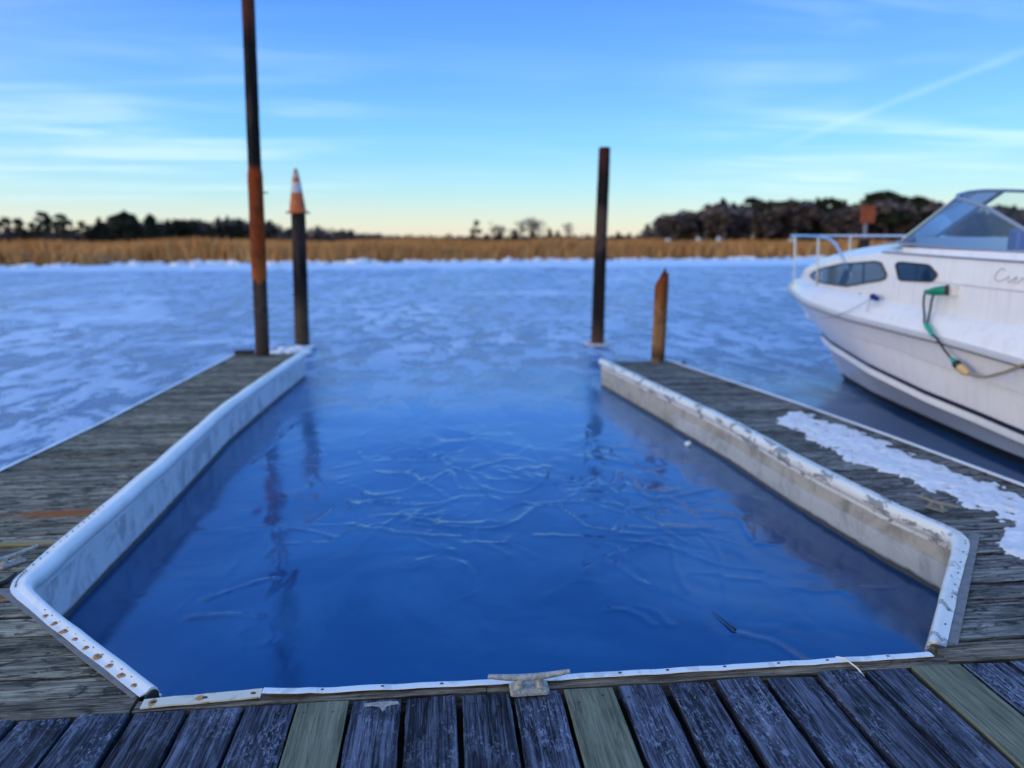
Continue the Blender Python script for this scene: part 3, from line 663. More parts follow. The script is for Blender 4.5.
def sweep(b, path, profs, side, z, wav=0.0, sd=0, cap=True, us=None):
    """profs: list of (u, v): u away from the deck to the given side, v up"""
    rr = random.Random(sd); rows = []; P2 = [Vector((p[0], p[1])) for p in path]
    ph = rr.uniform(0, 6)
    for i, p in enumerate(P2):
        d = Vector((0, 0))
        if i > 0: d += (p-P2[i-1]).normalized()
        if i < len(P2)-1: d += (P2[i+1]-p).normalized()
        d.normalize(); nrm = Vector((d.y, -d.x))*side
        e = wav*(math.sin(i*.9+ph)+.6*math.sin(i*2.3)); ev = wav*.8*math.sin(i*1.4+ph*2)
        k_ = us[i] if us else 1
        rows.append([(p.x+nrm.x*(u*k_+e), p.y+nrm.y*(u*k_+e), z+v*(.4+.6*k_)+ev) for u, v in profs])
    n = len(profs); vs = [p for r_ in rows for p in r_]
    fs = [(i*n+k, i*n+(k+1) % n, (i+1)*n+(k+1) % n, (i+1)*n+k) for i in range(len(rows)-1) for k in range(n)]
    if side > 0: pass
    else: fs = [f[::-1] for f in fs]
    if cap: fs += [tuple(range(n))[::-1], tuple((len(rows)-1)*n+k for k in range(n))]
    b.add(vs, fs)
BUMP_ = [(0, .003), (0, .008), (.022, .010), (.040, .013), (.056, .024), (.078, .024), (.096, .010), (.104, -.012), (.101, -.034), (.090, -.050), (.076, -.060), (.074, -.086), (.068, -.086), (.068, -.055), (.045, -.015), (.03, .003)]
lpath = rounded([(-1.915, 10.12), (-1.985, 8.4), (-2.03, 6.83), (-1.965, 5.0), (-1.945, 3.9), (-1.925, 3.20), (-1.02, 2.325)], {2: 1, 5: 1}, .16)
lpath = dens([(p[0], p[1]) for p in lpath])
rpath = rounded([(2.075, 9.10), (2.27, 7.4), (2.45, 5.86), (2.515, 4.6), (2.60, 3.80), (2.685, 3.33), (1.855, 2.36)], {2: 1, 5: 1}, .13)
rpath = dens([(p[0], p[1]) for p in rpath])
def lx(y): return float(np.interp(y, [p[1] for p in reversed([(-1.915, 10.12), (-1.985, 8.4), (-2.03, 6.83), (-1.965, 5.0), (-1.945, 3.9), (-1.925, 3.20), (-1.02, 2.325)])], [-1.02, -1.925, -1.945, -1.965, -2.03, -1.985, -1.915]))
RP = [(1.855, 2.36), (2.685, 3.33), (2.60, 3.80), (2.515, 4.6), (2.45, 5.86), (2.27, 7.4), (2.075, 9.10)]
def rx(y): return float(np.interp(y, [p[1] for p in RP], [p[0] for p in RP]))
def lout(y): return float(np.interp(y, [2.3, 5.0, 6.24, 9.5, 10.1], [-2.98, -2.912, -2.83, -2.745, -2.735]))
def rout(y): return float(np.interp(y, [2.3, 4.05, 5.22, 6.41, 8.62, 9.1], [3.70, 3.575, 3.452, 3.30, 2.918, 2.84]))

def nails(parent, path, side, u, v, idxs, m, z=DZ, r=.006, ring=None, name='nail_head'):
    proto = None
    for s_ in idxs:
        i = int(s_); t = s_-i; a, c = Vector(path[i]), Vector(path[min(i+1, len(path)-1)]); d = (c-a)
        if d.length < 1e-5: continue
        d.normalize(); nrm = Vector((d.y, -d.x))*side; p = a.lerp(c, t)+nrm*u
        if proto is None:
            b = MB(); b.ell((0, 0, 0), (r*1.5, r, r*.45), 8, 4); proto = b.mesh(name, m, 'all')
            if ring: b2 = MB(); b2.lathe([(r*2.9, 0), (r*2.2, .0012), (r*.2, .0016)], n=12, wob=.12, sd=3); rp = b2.mesh('rust_stain', ring, 'all')
        o = bpy.data.objects.new(name, proto); COL.objects.link(o); o.parent = parent
        top = parent
        while top.parent: top = top.parent
        o.location = (p.x-top.location.x, p.y-top.location.y, z+v-top.location.z); o.rotation_euler = (0, 0, math.atan2(d.y, d.x)+random.uniform(-.3, .3))
        if ring:
            o2 = bpy.data.objects.new('rust_stain', rp); COL.objects.link(o2); o2.parent = parent
            o2.location = (o.location.x, o.location.y, o.location.z-.0015); o2.rotation_euler = (0, 0, random.uniform(0, 6)); k = random.uniform(.8, 1.5); o2.scale = (k*1.25, k, 1)

W_diag = plain('grey edge trim', (.20, .20, .205), .8, var=.5, vs=25, bs=.5)
# --- left finger dock
LD = thing('finger_dock', 'left wooden finger dock with clean white bumper and rust stained boards', 'dock', (-2.4, 6.2, 0))
b = MB(); y = 2.345; rr = random.Random(21)
while y < 10.05:
    w_ = .134+rr.uniform(-.004, .004); y2 = y+w_; g_ = rr.uniform(.011, .021)
    inn = lambda q: lx(q)+(.02 if q > 3.2 else .012)
    board(b, lout(y)-rr.uniform(0, .012), lout(y2), inn(y), inn(y2), y, y2, DZ, rr=rr); y = y2+g_
b.build('decking', W_left, LD, smooth=30)
b = MB(); b.box(-2.735, -2.50, 10.02, 10.14, DZ+.002, DZ+.055); b.build('end_block', W_dark, LD)
def wallsheet(path, off, side, z0, z1, th=.03):
    b = MB(); sweep(b, path, [(off, z1), (off, z0), (off-th, z0), (off-th, z1)], side, 0); return b
# path runs from the far end to the near corner: the slip lies to the left of travel on the left dock
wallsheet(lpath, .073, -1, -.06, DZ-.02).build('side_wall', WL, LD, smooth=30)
b = MB(); sweep(b, dens([(lout(y)-.012, y) for y in (10.1, 8, 6.24, 5, 2.34)]), [(0, .0), (0, -.36), (-.03, -.36), (-.03, 0)], 1, DZ-.03); b.build('outer_wall', W_edge, LD)
b = MB(); sweep(b, dens([(lout(y)-.002, y) for y in (10.1, 8, 6.24, 5, 2.34)]), [(-.012, .004), (.016, .006), (.020, -.03), (.014, -.03), (.010, 0), (-.012, 0)], 1, DZ+.006); b.build('edge_strip', V_strip, LD)
b = MB(); b.add([(lout(10.05)+.03, 10.05, .22), (lx(10.05)-.02, 10.05, .22), (lx(6.8)-.02, 6.8, .22), (lx(3.2)-.02, 3.25, .22), (-1.05, 2.36, .22), (lout(2.36)+.03, 2.36, .22)], [(0, 1, 2, 3, 4, 5)]); b.build('gap_shade_frame', W_dark, LD)  # dark sheet below the boards, standing in for shade in the gaps
bp = MB(); sweep(bp, lpath, BUMP_, -1, DZ+.004, wav=.0022, sd=2, us=[float(np.interp(p[1], [2.3, 3.0, 3.4], [.62, .66, 1])) for p in lpath]); LB = bp.build('bumper', V_left, LD, smooth=50)
nL = len(lpath)
nails(LB, lpath, -1, .017, .0160, [nL-1.6-i*.78 for i in range(9)], NAIL, r=.0042, ring=RUSTRING)
nails(LB, lpath, -1, .031, .0200, [nL-2.0-i*.62 for i in range(11)], DARKNAIL, r=.003)
nails(LB, lpath, -1, .018, .0150, [nL-13-i*.5 for i in range(22)], DARKNAIL, r=.0045)
b = MB(); sweep(b, [(-1.018, 2.323), (-1.012, 2.317)], [(.012, .0), (.035, .012), (.048, .012), (.058, .002), (.059, -.025), (.050, -.036), (.030, -.014)], -1, DZ+.004); b.build('hollow_shade_cap', W_dark, LB)  # dark cap: the shaded hollow of the bumper put in as colour
b = MB(); sweep(b, dens([(-1.938, 3.19), (-1.043, 2.33)]), [(-.004, .0), (-.004, .005), (.034, .004), (.034, 0)], -1, DZ+.001, wav=.002); b.build('edge_board', W_diag, LD)
b = MB(); b.tube([(-2.16, 3.30, DZ+.004), (-2.05, 3.26, DZ+.012), (-1.965, 3.215, DZ+.008), (-1.94, 3.26, DZ+.012), (-1.955, 3.36, DZ+.006)], [.012, .016, .016, .012, .006], 8); b.build('sealant', W_dark, LD, smooth=True)

# --- right finger dock
RD = thing('finger_dock', 'right wooden finger dock with chipped bumper, partly under snow', 'dock', (2.9, 5.8, 0))
b = MB(); y = 2.415; rr = random.Random(22)
while y < 9.0:
    w_ = .134+rr.uniform(-.004, .004); y2 = y+w_; g_ = rr.uniform(.010, .019)
    ov = lambda q: rx(q)-(.02 if q > 3.33 else -.028)
    board(b, ov(y), ov(y2), rout(y)+rr.uniform(-.006, .006), rout(y2), y, y2, DZ, rr=rr, jit=.004); y = y2+g_
b.build('decking', W_right, RD, smooth=30)
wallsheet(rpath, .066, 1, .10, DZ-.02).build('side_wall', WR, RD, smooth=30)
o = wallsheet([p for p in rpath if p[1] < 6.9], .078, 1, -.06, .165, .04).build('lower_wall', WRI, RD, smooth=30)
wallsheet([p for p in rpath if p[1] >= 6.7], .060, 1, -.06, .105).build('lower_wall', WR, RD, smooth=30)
b = MB(); sweep(b, dens([(rout(y)+.012, y) for y in (9.05, 8.62, 6.41, 5.22, 4.05, 2.34)]), [(0, .0), (0, -.36), (-.03, -.36), (-.03, 0)], -1, DZ-.03); b.build('outer_wall', W_edge, RD)
b = MB(); sweep(b, dens([(rout(y)+.002, y) for y in (9.05, 8.62, 6.41, 5.22, 4.05, 2.34)]), [(-.018, .004), (.016, .007), (.022, -.03), (.016, -.03), (.012, 0), (-.018, 0)], -1, DZ+.007); b.build('edge_strip', V_strip, RD)
b = MB(); b.add([(rx(9.0)+.02, 9.0, .22), (rout(9.0)-.03, 9.0, .22), (rout(5)-.03, 5, .22), (rout(2.42)-.03, 2.42, .22), (1.98, 2.42, .22), (rx(3.33)+.02, 3.36, .22), (rx(5)+.02, 5, .22), (rx(7)+.02, 7, .22)], [tuple(range(8))]); b.build('gap_shade_frame', W_dark, RD)  # near-black sheet added underneath so the gaps look shaded
bp = MB(); sweep(bp, rpath, BUMP_, 1, DZ+.004, wav=.002, sd=5, us=[float(np.interp(p[1], [2.3, 3.1, 3.5], [.60, .66, 1])) for p in rpath]); RB = bp.build('bumper', V_right, RD, smooth=50)
nR = len(rpath)
nails(RB, rpath, 1, .018, .0150, [nR-2.4-i*1.1 for i in range(9)], DARKNAIL, r=.004)
nails(RB, rpath, 1, .0735, -.076, [nR-18.5-i*1.9 for i in range(12)], DARKNAIL, r=.004)
b = MB(); sweep(b, dens([(2.74, 3.36), (1.90, 2.375)]), [(-.012, 0), (-.012, .009), (.034, .004), (.034, 0)], 1, DZ+.001); b.build('edge_board', W_diag, RD)

# --- the walkway in front
WD = thing('walkway_dock', 'main wooden walkway across the foreground with dark frosted planks', 'dock', (0.5, 1.2, 0))
edges = [-.839, -.664, -.495, -.322, -.145, .037, .213, .389, .565, .74, .913, 1.098, 1.287, 1.467, 1.646, 1.836, 2.018]
while edges[0] > -5: edges.insert(0, edges[0]-.176)
while edges[-1] < 5.2: edges.append(edges[-1]+.182)
new = (-.495, .389, 1.646)
b = MB(); nb = []; rr = random.Random(5)
for e0, e1 in zip(edges[:-1], edges[1:]):
    top = 2.247+rr.uniform(-.007, .005)+(.014 if e0 > 1.2 else 0); isnew = any(abs(e0-n_) < .01 for n_ in new)
    g0, g1 = (.004, .004) if isnew else (rr.uniform(.006, .011)+(.006 if e0 > .3 else 0), rr.uniform(.005, .011)+(.006 if e0 > .3 else 0))
    q = MB() if isnew else b
    board(q, -1.6, -1.6+rr.uniform(-.01, .01), top, top+rr.uniform(-.005, .005), e0+g0, e1-g1, DZ+(.003 if isnew else 0), axis=1, rr=rr, seg=36, jit=.0008 if isnew else .0028)
    if isnew: nb.append(q)
b.build('decking', W_walk, WD, smooth=30)
for q, lab in zip(nb, ('greenish newer plank left of the pale paint scrap', 'greenish newer plank right of the cleat', 'greenish newer plank at the right corner of the slip')):
    q.build('replacement_plank', W_new, WD, smooth=30)['label'] = lab
b = MB(); rr = random.Random(8)
board(b, -5, -5, -1.03, -1.03, 2.252, 2.335, DZ+.004, th=.05, rr=rr, seg=30)
board(b, -1.02, -1.02, .13, .13, 2.262, 2.322, DZ+.002, th=.05, rr=rr, seg=24, jit=.004)
board(b, .133, .133, 1.806, 1.806, 2.264, 2.322, DZ+.001, th=.05, rr=rr, seg=24, jit=.004)
board(b, 1.81, 1.81, 5, 5, 2.275, 2.385, DZ+.006, th=.05, rr=rr, seg=24)
b.build('header_board', W_head, WD, smooth=30)
b = MB(); b.box(-1.03, 1.88, 2.268, 2.318, -.05, DZ-.045); b.build('side_wall', W_edge, WD)
b = MB(); b.add([(-5, -1.55, .2), (5, -1.55, .2), (5, 2.24, .2), (-5, 2.24, .2)], [(0, 1, 2, 3)]); b.box(-5, 5, 2.236, 2.249, .205, DZ-.012-.03); b.build('gap_shade_frame', W_dark, WD)  # dark sheet and joist added so the plank gaps read as shade
nb_ = MB(); nb_.ell((0, 0, 0), (.0058, .0058, .0018), 8, 4); nmesh = nb_.mesh('nail_head', DARKNAIL, 'all'); rr = random.Random(12)
for e0, e1 in zip(edges[:-1], edges[1:]):
    if -1.3 < e0 < 2.6:
        for f in (.22, .76):
            o = bpy.data.objects.new('nail_head', nmesh); COL.objects.link(o); o.parent = WD
            o.location = (e0+(e1-e0)*(f+rr.uniform(-.05, .05))-.5, 2.185+rr.uniform(-.02, .02)-1.2, DZ+.0022)
# nailing strips on the slip edge
BS = [(-.995, 2.262), (-.62, 2.285)]
b = MB(); sweep(b, dens(BS, .03), [(0, 0), (0, .006), (.046, .006), (.046, 0)], -1, DZ+.006, wav=.0008); o = b.build('nailing_strip', V_bare, WD); o['label'] = 'bare yellowed nailing strip with rust spots'
nails(o, BS, -1, .023, .006, [.09, .52, .93], DARKNAIL, z=DZ+.006, r=.007, ring=RUSTRING)
FS = dens([(-.615, 2.300), (-.5, 2.297), (-.3, 2.299), (.1, 2.292), (.43, 2.298), (.9, 2.300), (1.3, 2.304), (1.765, 2.310)], .04)
b = MB(); rows = []; pr = [(-.013, .003), (-.012, .006), (.006, .007), (.018, .004), (.023, -.010), (.022, -.03), (.018, -.03), (.016, -.012), (.0, .001)]
sweep(b, FS, pr, -1, DZ+.008, wav=.0011, sd=4)
fx = []
for (x, y, z) in b.v:   # the left end is prised up and bent
    k = max(0, (-.42-x)/.2); fx.append((x, y+.004*math.sin(x*40)*min(1, k*3), z+.016*k*k+.006*math.sin(x*23)*min(1, k*3)))
b.v = fx
FSo = b.build('nailing_strip', V_strip, WD, smooth=50); FSo['label'] = 'long white vinyl strip, left end bent up'
nails(FSo, FS, -1, .003, .0075, [4, 9, 14, 29, 33, 38, 43, 47.5, 53, 57], DARKNAIL, z=DZ+.008, r=.0045)
b = MB()
b.add([(x, y, DZ+.0025) for x, y in ((-.275, 2.228), (-.225, 2.233), (-.165, 2.231), (-.16, 2.214), (-.2, 2.206), (-.205, 2.185), (-.213, 2.18), (-.222, 2.205), (-.25, 2.212), (-.272, 2.208))], [tuple(range(10))[::-1]])
o = b.build('paint_scrap', plain('old paint', (.40, .37, .33), .85, var=.8, vs=60), WD)
# --- cleats
def cleat(name, label, x, y, rz, sc, m, z=DZ+.004):
    t = thing(name, label, 'cleat', (x, y, z), rz); t.scale = (sc, sc, sc)
    b = MB(); rows = []
    for k in range(17):     # horn: a drooping, tapering bar
        u = -1+k/8; L = .139*u; r = .0128*(1-.42*abs(u)**1.4); rows.append(((L, 0, (.045+.014*abs(u)**1.5)), r))
    b.tube([p for p, _ in rows], [r for _, r in rows], 12); b.build('horn', m, t, smooth=60, local=True)
    for sx in (-1, 1):
        b = MB(); b.tube([(sx*.040, 0, .006), (sx*.036, 0, .016), (sx*.031, 0, .044)], [.021, .0155, .0150], 12); b.build('leg', m, t, smooth=60, local=True)
        b = MB(); b.ell((sx*.036, .026, .011), (.009, .009, .006), 8, 4); b.ell((sx*.036, -.026, .011), (.009, .009, .006), 8, 4); b.build('bolt_head', m, t, smooth=True, local=True)
    b = MB(); pts = []
    for (cx, cy) in ((.052, .030), (-.052, .030), (-.052, -.030), (.052, -.030)):
        a0 = math.atan2(cy, cx); q0 = {(1, 1): 0, (-1, 1): 90, (-1, -1): 180, (1, -1): 270}[(int(math.copysign(1, cx)), int(math.copysign(1, cy)))]
        for k in range(5): a = R(q0+k*22.5); pts.append((cx+.014*math.cos(a), cy*.85+.010*math.sin(a)))
    n = len(pts); vs = [(x_, y_, 0) for x_, y_ in pts]+[(x_, y_, .009) for x_, y_ in pts]+[(x_*.93, y_*.9, .012) for x_, y_ in pts]
    b.add(vs, [(k, (k+1) % n, n+(k+1) % n, n+k) for k in range(n)]+[(n+k, n+(k+1) % n, 2*n+(k+1) % n, 2*n+k) for k in range(n)]+[tuple(2*n+k for k in range(n)), tuple(range(n))[::-1]])
    b.build('base_plate', m, t, smooth=40, local=True); return t
cleat('mooring_cleat', 'crusty pale metal cleat bolted to the front edge of the slip', .275, 2.250, R(1), 1.0, GALV)
cleat('mooring_cleat', 'small grey cleat on the left dock beside the bumper corner', -2.03, 3.47, R(52), .85, GALV)
cleat('mooring_cleat', 'weathered pale cleat on the right dock between snow and bumper', 2.775, 3.73, R(118), .85, plain('weathered cleat', (.22, .21, .19), .8, var=.5, vs=40))
cleat('mooring_cleat', 'blue cleat at the far corner of the right dock', 2.96, 8.72, R(80), .8, plain('blue paint', (.02, .05, .20), .4), z=DZ+.01)
# cord looped over the slip edge
b = MB(); b.tube([(1.400, 2.335, DZ-.02), (1.408, 2.326, DZ+.014), (1.425, 2.308, DZ+.019), (1.438, 2.285, DZ+.014), (1.450, 2.255, DZ+.008), (1.458, 2.228, DZ-.006)], .0028, 6)
tag(b.build('cord', plain('cord', (.70, .66, .58), .8), smooth=True), 'short pale cord hooked over the white strip at the slip edge', 'cord')

# --- snow on the right dock
poly = [(2.872,6.007),(2.99,6.12),(3.126,6.137),(3.225,5.686),(3.327,5.028),(3.345,4.325),(3.425,3.873),(3.50,3.3),(3.5,2.95),(2.92,2.95),(2.79,3.06),(2.778,3.12),(2.801,3.20),(2.835,3.322),(2.93,3.40),(3.10,3.44),(3.12,3.47),(3.05,3.55),(3.05,3.691),(2.99,3.78),(3.035,3.945),(2.93,4.10),(2.961,4.361),(2.87,4.48),(2.80,4.72),(2.89,4.95),(2.80,5.245),(2.85,5.5),(2.80,5.725)]
st = .014; xs_ = np.arange(2.70, 3.56, st); ys_ = np.arange(2.90, 6.22, st); GX, GY = np.meshgrid(xs_, ys_)
def vnoise(sc, sd_):
    r_ = np.random.default_rng(sd_); g_ = r_.normal(size=(90, 160)); u = (GX-2.6)/sc; v = (GY-2.8)/sc
    i_, j_ = u.astype(int) % 150, v.astype(int) % 88; fu, fv = u % 1, v % 1; fu = fu*fu*(3-2*fu); fv = fv*fv*(3-2*fv)
    return (g_[j_ % 89, i_]*(1-fu)+g_[j_ % 89, i_+1]*fu)*(1-fv)+(g_[j_ % 89+1, i_]*(1-fu)+g_[j_ % 89+1, i_+1]*fu)*fv
bstep = np.random.default_rng(6).normal(size=60)[((GY-2.415)/.1465).astype(int) % 60]
WX = GX+.030*bstep+.022*vnoise(.11, 1)+.014*vnoise(.045, 2)+.007*vnoise(.02, 3); WY = GY+.022*vnoise(.09, 4)+.012*vnoise(.03, 5)
ins = np.zeros(GX.shape, bool); D = np.full(GX.shape, 9.); pp = np.array(poly)
for (ax, ay), (bx, by) in zip(pp, np.roll(pp, -1, 0)):
    cnd = ((ay > WY) != (by > WY)) & (WX < (bx-ax)*(WY-ay)/(by-ay+1e-12)+ax); ins ^= cnd
    dx, dy = bx-ax, by-ay; t_ = np.clip(((WX-ax)*dx+(WY-ay)*dy)/(dx*dx+dy*dy), 0, 1); D = np.minimum(D, np.hypot(WX-ax-t_*dx, WY-ay-t_*dy))
ins &= ~((D < .16) & (vnoise(.05, 8)+.7*vnoise(.022, 9) > 1.15))
lump_n = rng.normal(size=GX.shape)
for _ in range(3): lump_n = (lump_n+np.roll(lump_n, 1, 0)+np.roll(lump_n, -1, 0)+np.roll(lump_n, 1, 1)+np.roll(lump_n, -1, 1))/5
HZ = np.where(ins, .013*np.clip(D/.12, 0, 1)**.6+.010*lump_n*np.clip(D/.05, 0, 1)+.004*np.sin(GX*17+GY*6)*np.clip(D/.1, 0, 1), -.012)
b = MB(); idm = -np.ones(GX.shape, int); keep = ins.copy()
for dy in (-1, 0, 1):
    for dx in (-1, 0, 1): keep |= np.roll(np.roll(ins, dy, 0), dx, 1)
k = 0; V = []
for j in range(GX.shape[0]):
    for i in range(GX.shape[1]):
        if keep[j, i]: idm[j, i] = k; k += 1; V.append((GX[j, i], GY[j, i], DZ+.004+max(HZ[j, i], -.012)))
Fc = [(idm[j, i], idm[j, i+1], idm[j+1, i+1], idm[j+1, i]) for j in range(GX.shape[0]-1) for i in range(GX.shape[1]-1) if min(idm[j, i], idm[j, i+1], idm[j+1, i+1], idm[j+1, i]) >= 0]
b.add(V, Fc); tag(b.build('snow_patch', plain('trodden snow', (.78, .78, .82), .6, var=.35, vs=22, bs=.8), smooth='all'), 'long ragged patch of trodden snow on the right dock beside the boat', 'snow')

# --- ice bits and a twig in the slip
for (x, y, s, lab) in ((2.40, 7.08, .040, 'farthest white ice lump stuck to the foot of the right dock wall'), (2.42, 6.85, .050, 'middle white ice lump stuck to the foot of the right dock wall'),
                       (2.43, 6.52, .055, 'nearest and largest white ice lump at the foot of the right dock wall'), (2.207, 6.289, .026, 'small white ice crumb lying on the slip ice near the right dock')):
    b = MB(); lump(b, (x, y, s*.6), (s, s*1.3, s*1.1), int(x*100+y*10), .25); tag(b.build('ice_lump', SNOW, smooth='all'), lab, 'ice lump')
b = MB(); b.tube([(1.326, 3.312, .006), (1.335, 3.26, .010), (1.352, 3.18, .011), (1.366, 3.114, .012)], [.001, .0022, .004, .007], 6)
tag(b.build('twig', plain('wet twig', (.02, .015, .012), .6), smooth=True), 'thin dark twig frozen into the slip ice at right', 'twig')

# ------------------------------------------------------------ boat (local: x = aft from the bow, y = starboard, z up)
TH = R(4.5)
BT = thing('motor_boat', 'white cabin cruiser with raked blue windscreen moored beside the right dock', 'boat', (5.28, 10.55, 0), TH-math.pi/2)
def ip(xs, ys): return lambda s: float(np.interp(s, xs, ys))
sheer_l = ip([-.24, -.12, .05, .3, .6, 1, 1.5, 2, 3, 4, 5.5, 7.0], [0, .10, .20, .33, .49, .68, .88, 1.02, 1.17, 1.22, 1.22, 1.18])
sheer_z = ip([-.24, .5, 1.06, 1.54, 2.66, 3.86, 4.41, 5.2, 7.0], [1.13, 1.15, 1.14, 1.10, 1.03, .985, .96, .90, .80])
kn_l = ip([.12, .4, 1, 2, 3, 4, 6, 7], [0, .18, .48, .87, 1.06, 1.12, 1.14, 1.12]); kn_z = ip([.12, 2, 2.44, 3.6, 4.35, 5.2, 7], [.88, .86, .83, .78, .71, .64, .52])
bt_l = ip([.66, 1, 1.7, 3, 4, 5, 7], [0, .22, .53, .91, 1.02, 1.05, 1.05]); bt_z = ip([.66, 1.7, 3, 4, 4.67, 5.2, 7], [.58, .55, .48, .39, .34, .29, .12])
wl_l = ip([1.26, 2.38, 3.58, 4.56, 5.06, 6, 7], [.0, .36, .62, .83, .91, .97, .98])
cab_l = ip([.15, .5, 1, 2, 3, 4, 7], [.04, .30, .55, .88, 1.02, 1.08, 1.08]); cabb_z = ip([.15, .5, 1.3, 2.5, 3.5, 7], [1.27, 1.30, 1.30, 1.27, 1.22, 1.08])
top_z = ip([.15, .4, .8, 1.34, 2.4, 3.2, 5, 7], [1.28, 1.33, 1.43, 1.52, 1.655, 1.715, 1.675, 1.60])
crown = ip([.15, .38, .6, .86, 1.41, 2.04, 2.6, 7], [1.29, 1.38, 1.50, 1.60, 1.715, 1.785, 1.81, 1.81])
def gel():
    m, nt, b = mat('white gelcoat'); co = objco(nt)
    n = noise(nt, co, 1.0, 6.0, .7, .4, (16, 16, 1.3)); n2 = noise(nt, co, 2.5, 5.0)
    c = mix(nt, M(nt, 'MULTIPLY', ramp(nt, n, [(.50, 0), (.70, 1)]), .26), (.82, .81, .80), (.48, .44, .40))
    c = mix(nt, M(nt, 'MULTIPLY', ramp(nt, n2, [(.5, 0), (.7, 1)]), .12), c, (.52, .52, .55))
    setb(nt, b, col=c, rough=.30, coat=.3); return m
GEL = gel(); GELG = plain('grey gelcoat band', (.56, .57, .60), .35, var=.12, vs=3)
NAVY = plain('navy stripe', (.012, .016, .045), .4); RUBG = plain('dark rub insert', (.09, .09, .10), .5); RUBM = plain('grey rub rail', (.30, .30, .32), .4); BLKR = plain('black rubber', (.015, .015, .016), .5)
STEEL = plain('stainless', (.62, .63, .65), .25, metal=.9); FRAME = plain('grey alloy frame', (.34, .35, .38), .4, metal=.5)
def pt(s, l, z, side): return (s, -l*side, z)
def stem(z): return float(np.interp(z, [-.2, .03, .24, .46, .68, .89, 1.08, 1.13], [1.6, 1.30, 1.10, .77, .47, .10, -.20, -.24]))
def hull_strip(name, levels, m, smooth=35, s1=7.0, n=60, sub=6):
    """levels: pairs (l(s), z(s), s_start); strips between successive levels, both sides"""
    b = MB()
    for side in (1, -1):
        rows = []
        for i in range(n+1):
            t = (i/n)**1.5; row = []
            for (lf, zf, s0) in levels:
                s = s0+(s1-s0)*t; row.append(pt(s, lf(s), zf(s), side))
            rows.append(row)
        o = MB(); o.grid(rows); fs = o.f if side > 0 else [f[::-1] for f in o.f]; b.add(o.v, fs)
    return b
sh_in = lambda s: max(0, sheer_l(s)-.035)
up = hull_strip('', [(sheer_l, sheer_z, -.24), (lambda s: sheer_l(s)*.62+kn_l(s)*.38-.012, lambda s: sheer_z(s)*.6+kn_z(s)*.4, -.10), (kn_l, kn_z, .12)], None)
low = hull_strip('', [(lambda s: max(0, kn_l(s)-.040), lambda s: kn_z(s)-.008, .125), (lambda s: max(0, kn_l(s)-.04)*.5+bt_l(s)*.5+.012, lambda s: kn_z(s)*.5+bt_z(s)*.5, .40), (bt_l, lambda s: bt_z(s)+.03, .64)], None)
bot = hull_strip('', [(lambda s: bt_l(s), bt_z, .66), (lambda s: bt_l(s)+.004, lambda s: bt_z(s)-.07, .76), (lambda s: max(0, bt_l(s)-.03), lambda s: bt_z(s)-.085, .77), (lambda s: wl_l(s)*.9+bt_l(s)*.1, lambda s: .07, 1.22), (wl_l, lambda s: 0, 1.26), (lambda s: wl_l(s)*.5, lambda s: -.25, 1.55)], None)
hb = MB(); hb.add(up.v, up.f); hb.add(low.v, low.f); hb.add(bot.v, bot.f)
hb.add([pt(7.0, l, z, s) for s in (1, -1) for l, z in ((1.18, .80), (1.12, .52), (1.05, .12), (.98, 0), (.49, -.25))], [(0, 1, 2, 3, 4, 9, 8, 7, 6, 5)])
hb.build('hull', GEL, BT, smooth=35, local=True)
st_ = hull_strip('', [(lambda s: bt_l(s)+.004, lambda s: bt_z(s)+.040, .64), (lambda s: bt_l(s)+.004, lambda s: bt_z(s)-.004, .66)], None)
st_.build('boot_stripe', NAVY, BT, smooth=35, local=True)
af = hull_strip('', [(lambda s: wl_l(s)*.9+bt_l(s)*.1+.004, lambda s: .072, 1.215), (lambda s: wl_l(s)+.004, lambda s: .002, 1.255)], None)
af.build('bottom_paint', plain('black bottom paint', (.014, .016, .022), .6, var=.4, vs=8), BT, smooth=35, local=True)
# rub rail: a band with a lip all round the sheer
b = MB()
for side in (1, -1):
    rows = []
    for i in range(70):
        s = -.262+7.25*(i/69)**1.5; l = sheer_l(s); z = sheer_z(s)
        rows.append([pt(s-.0, l+u*(1 if l > .05 else 0), z+v, side) for u, v in ((.0, .028), (.022, .024), (.028, .0), (.022, -.022), (0, -.030))])
    o = MB(); o.grid(rows); b.add(o.v, o.f if side > 0 else [f[::-1] for f in o.f])
b.build('rub_rail', GELG, BT, smooth=50, local=True)
b = MB()
for side in (1, -1): b.tube([pt(s, sheer_l(s)+.016, sheer_z(s)-.030, side) for s in [-.20+7.15*(i/60)**1.5 for i in range(61)]], .008, 6)
b.build('rub_strip', RUBG, BT, smooth=True, local=True)
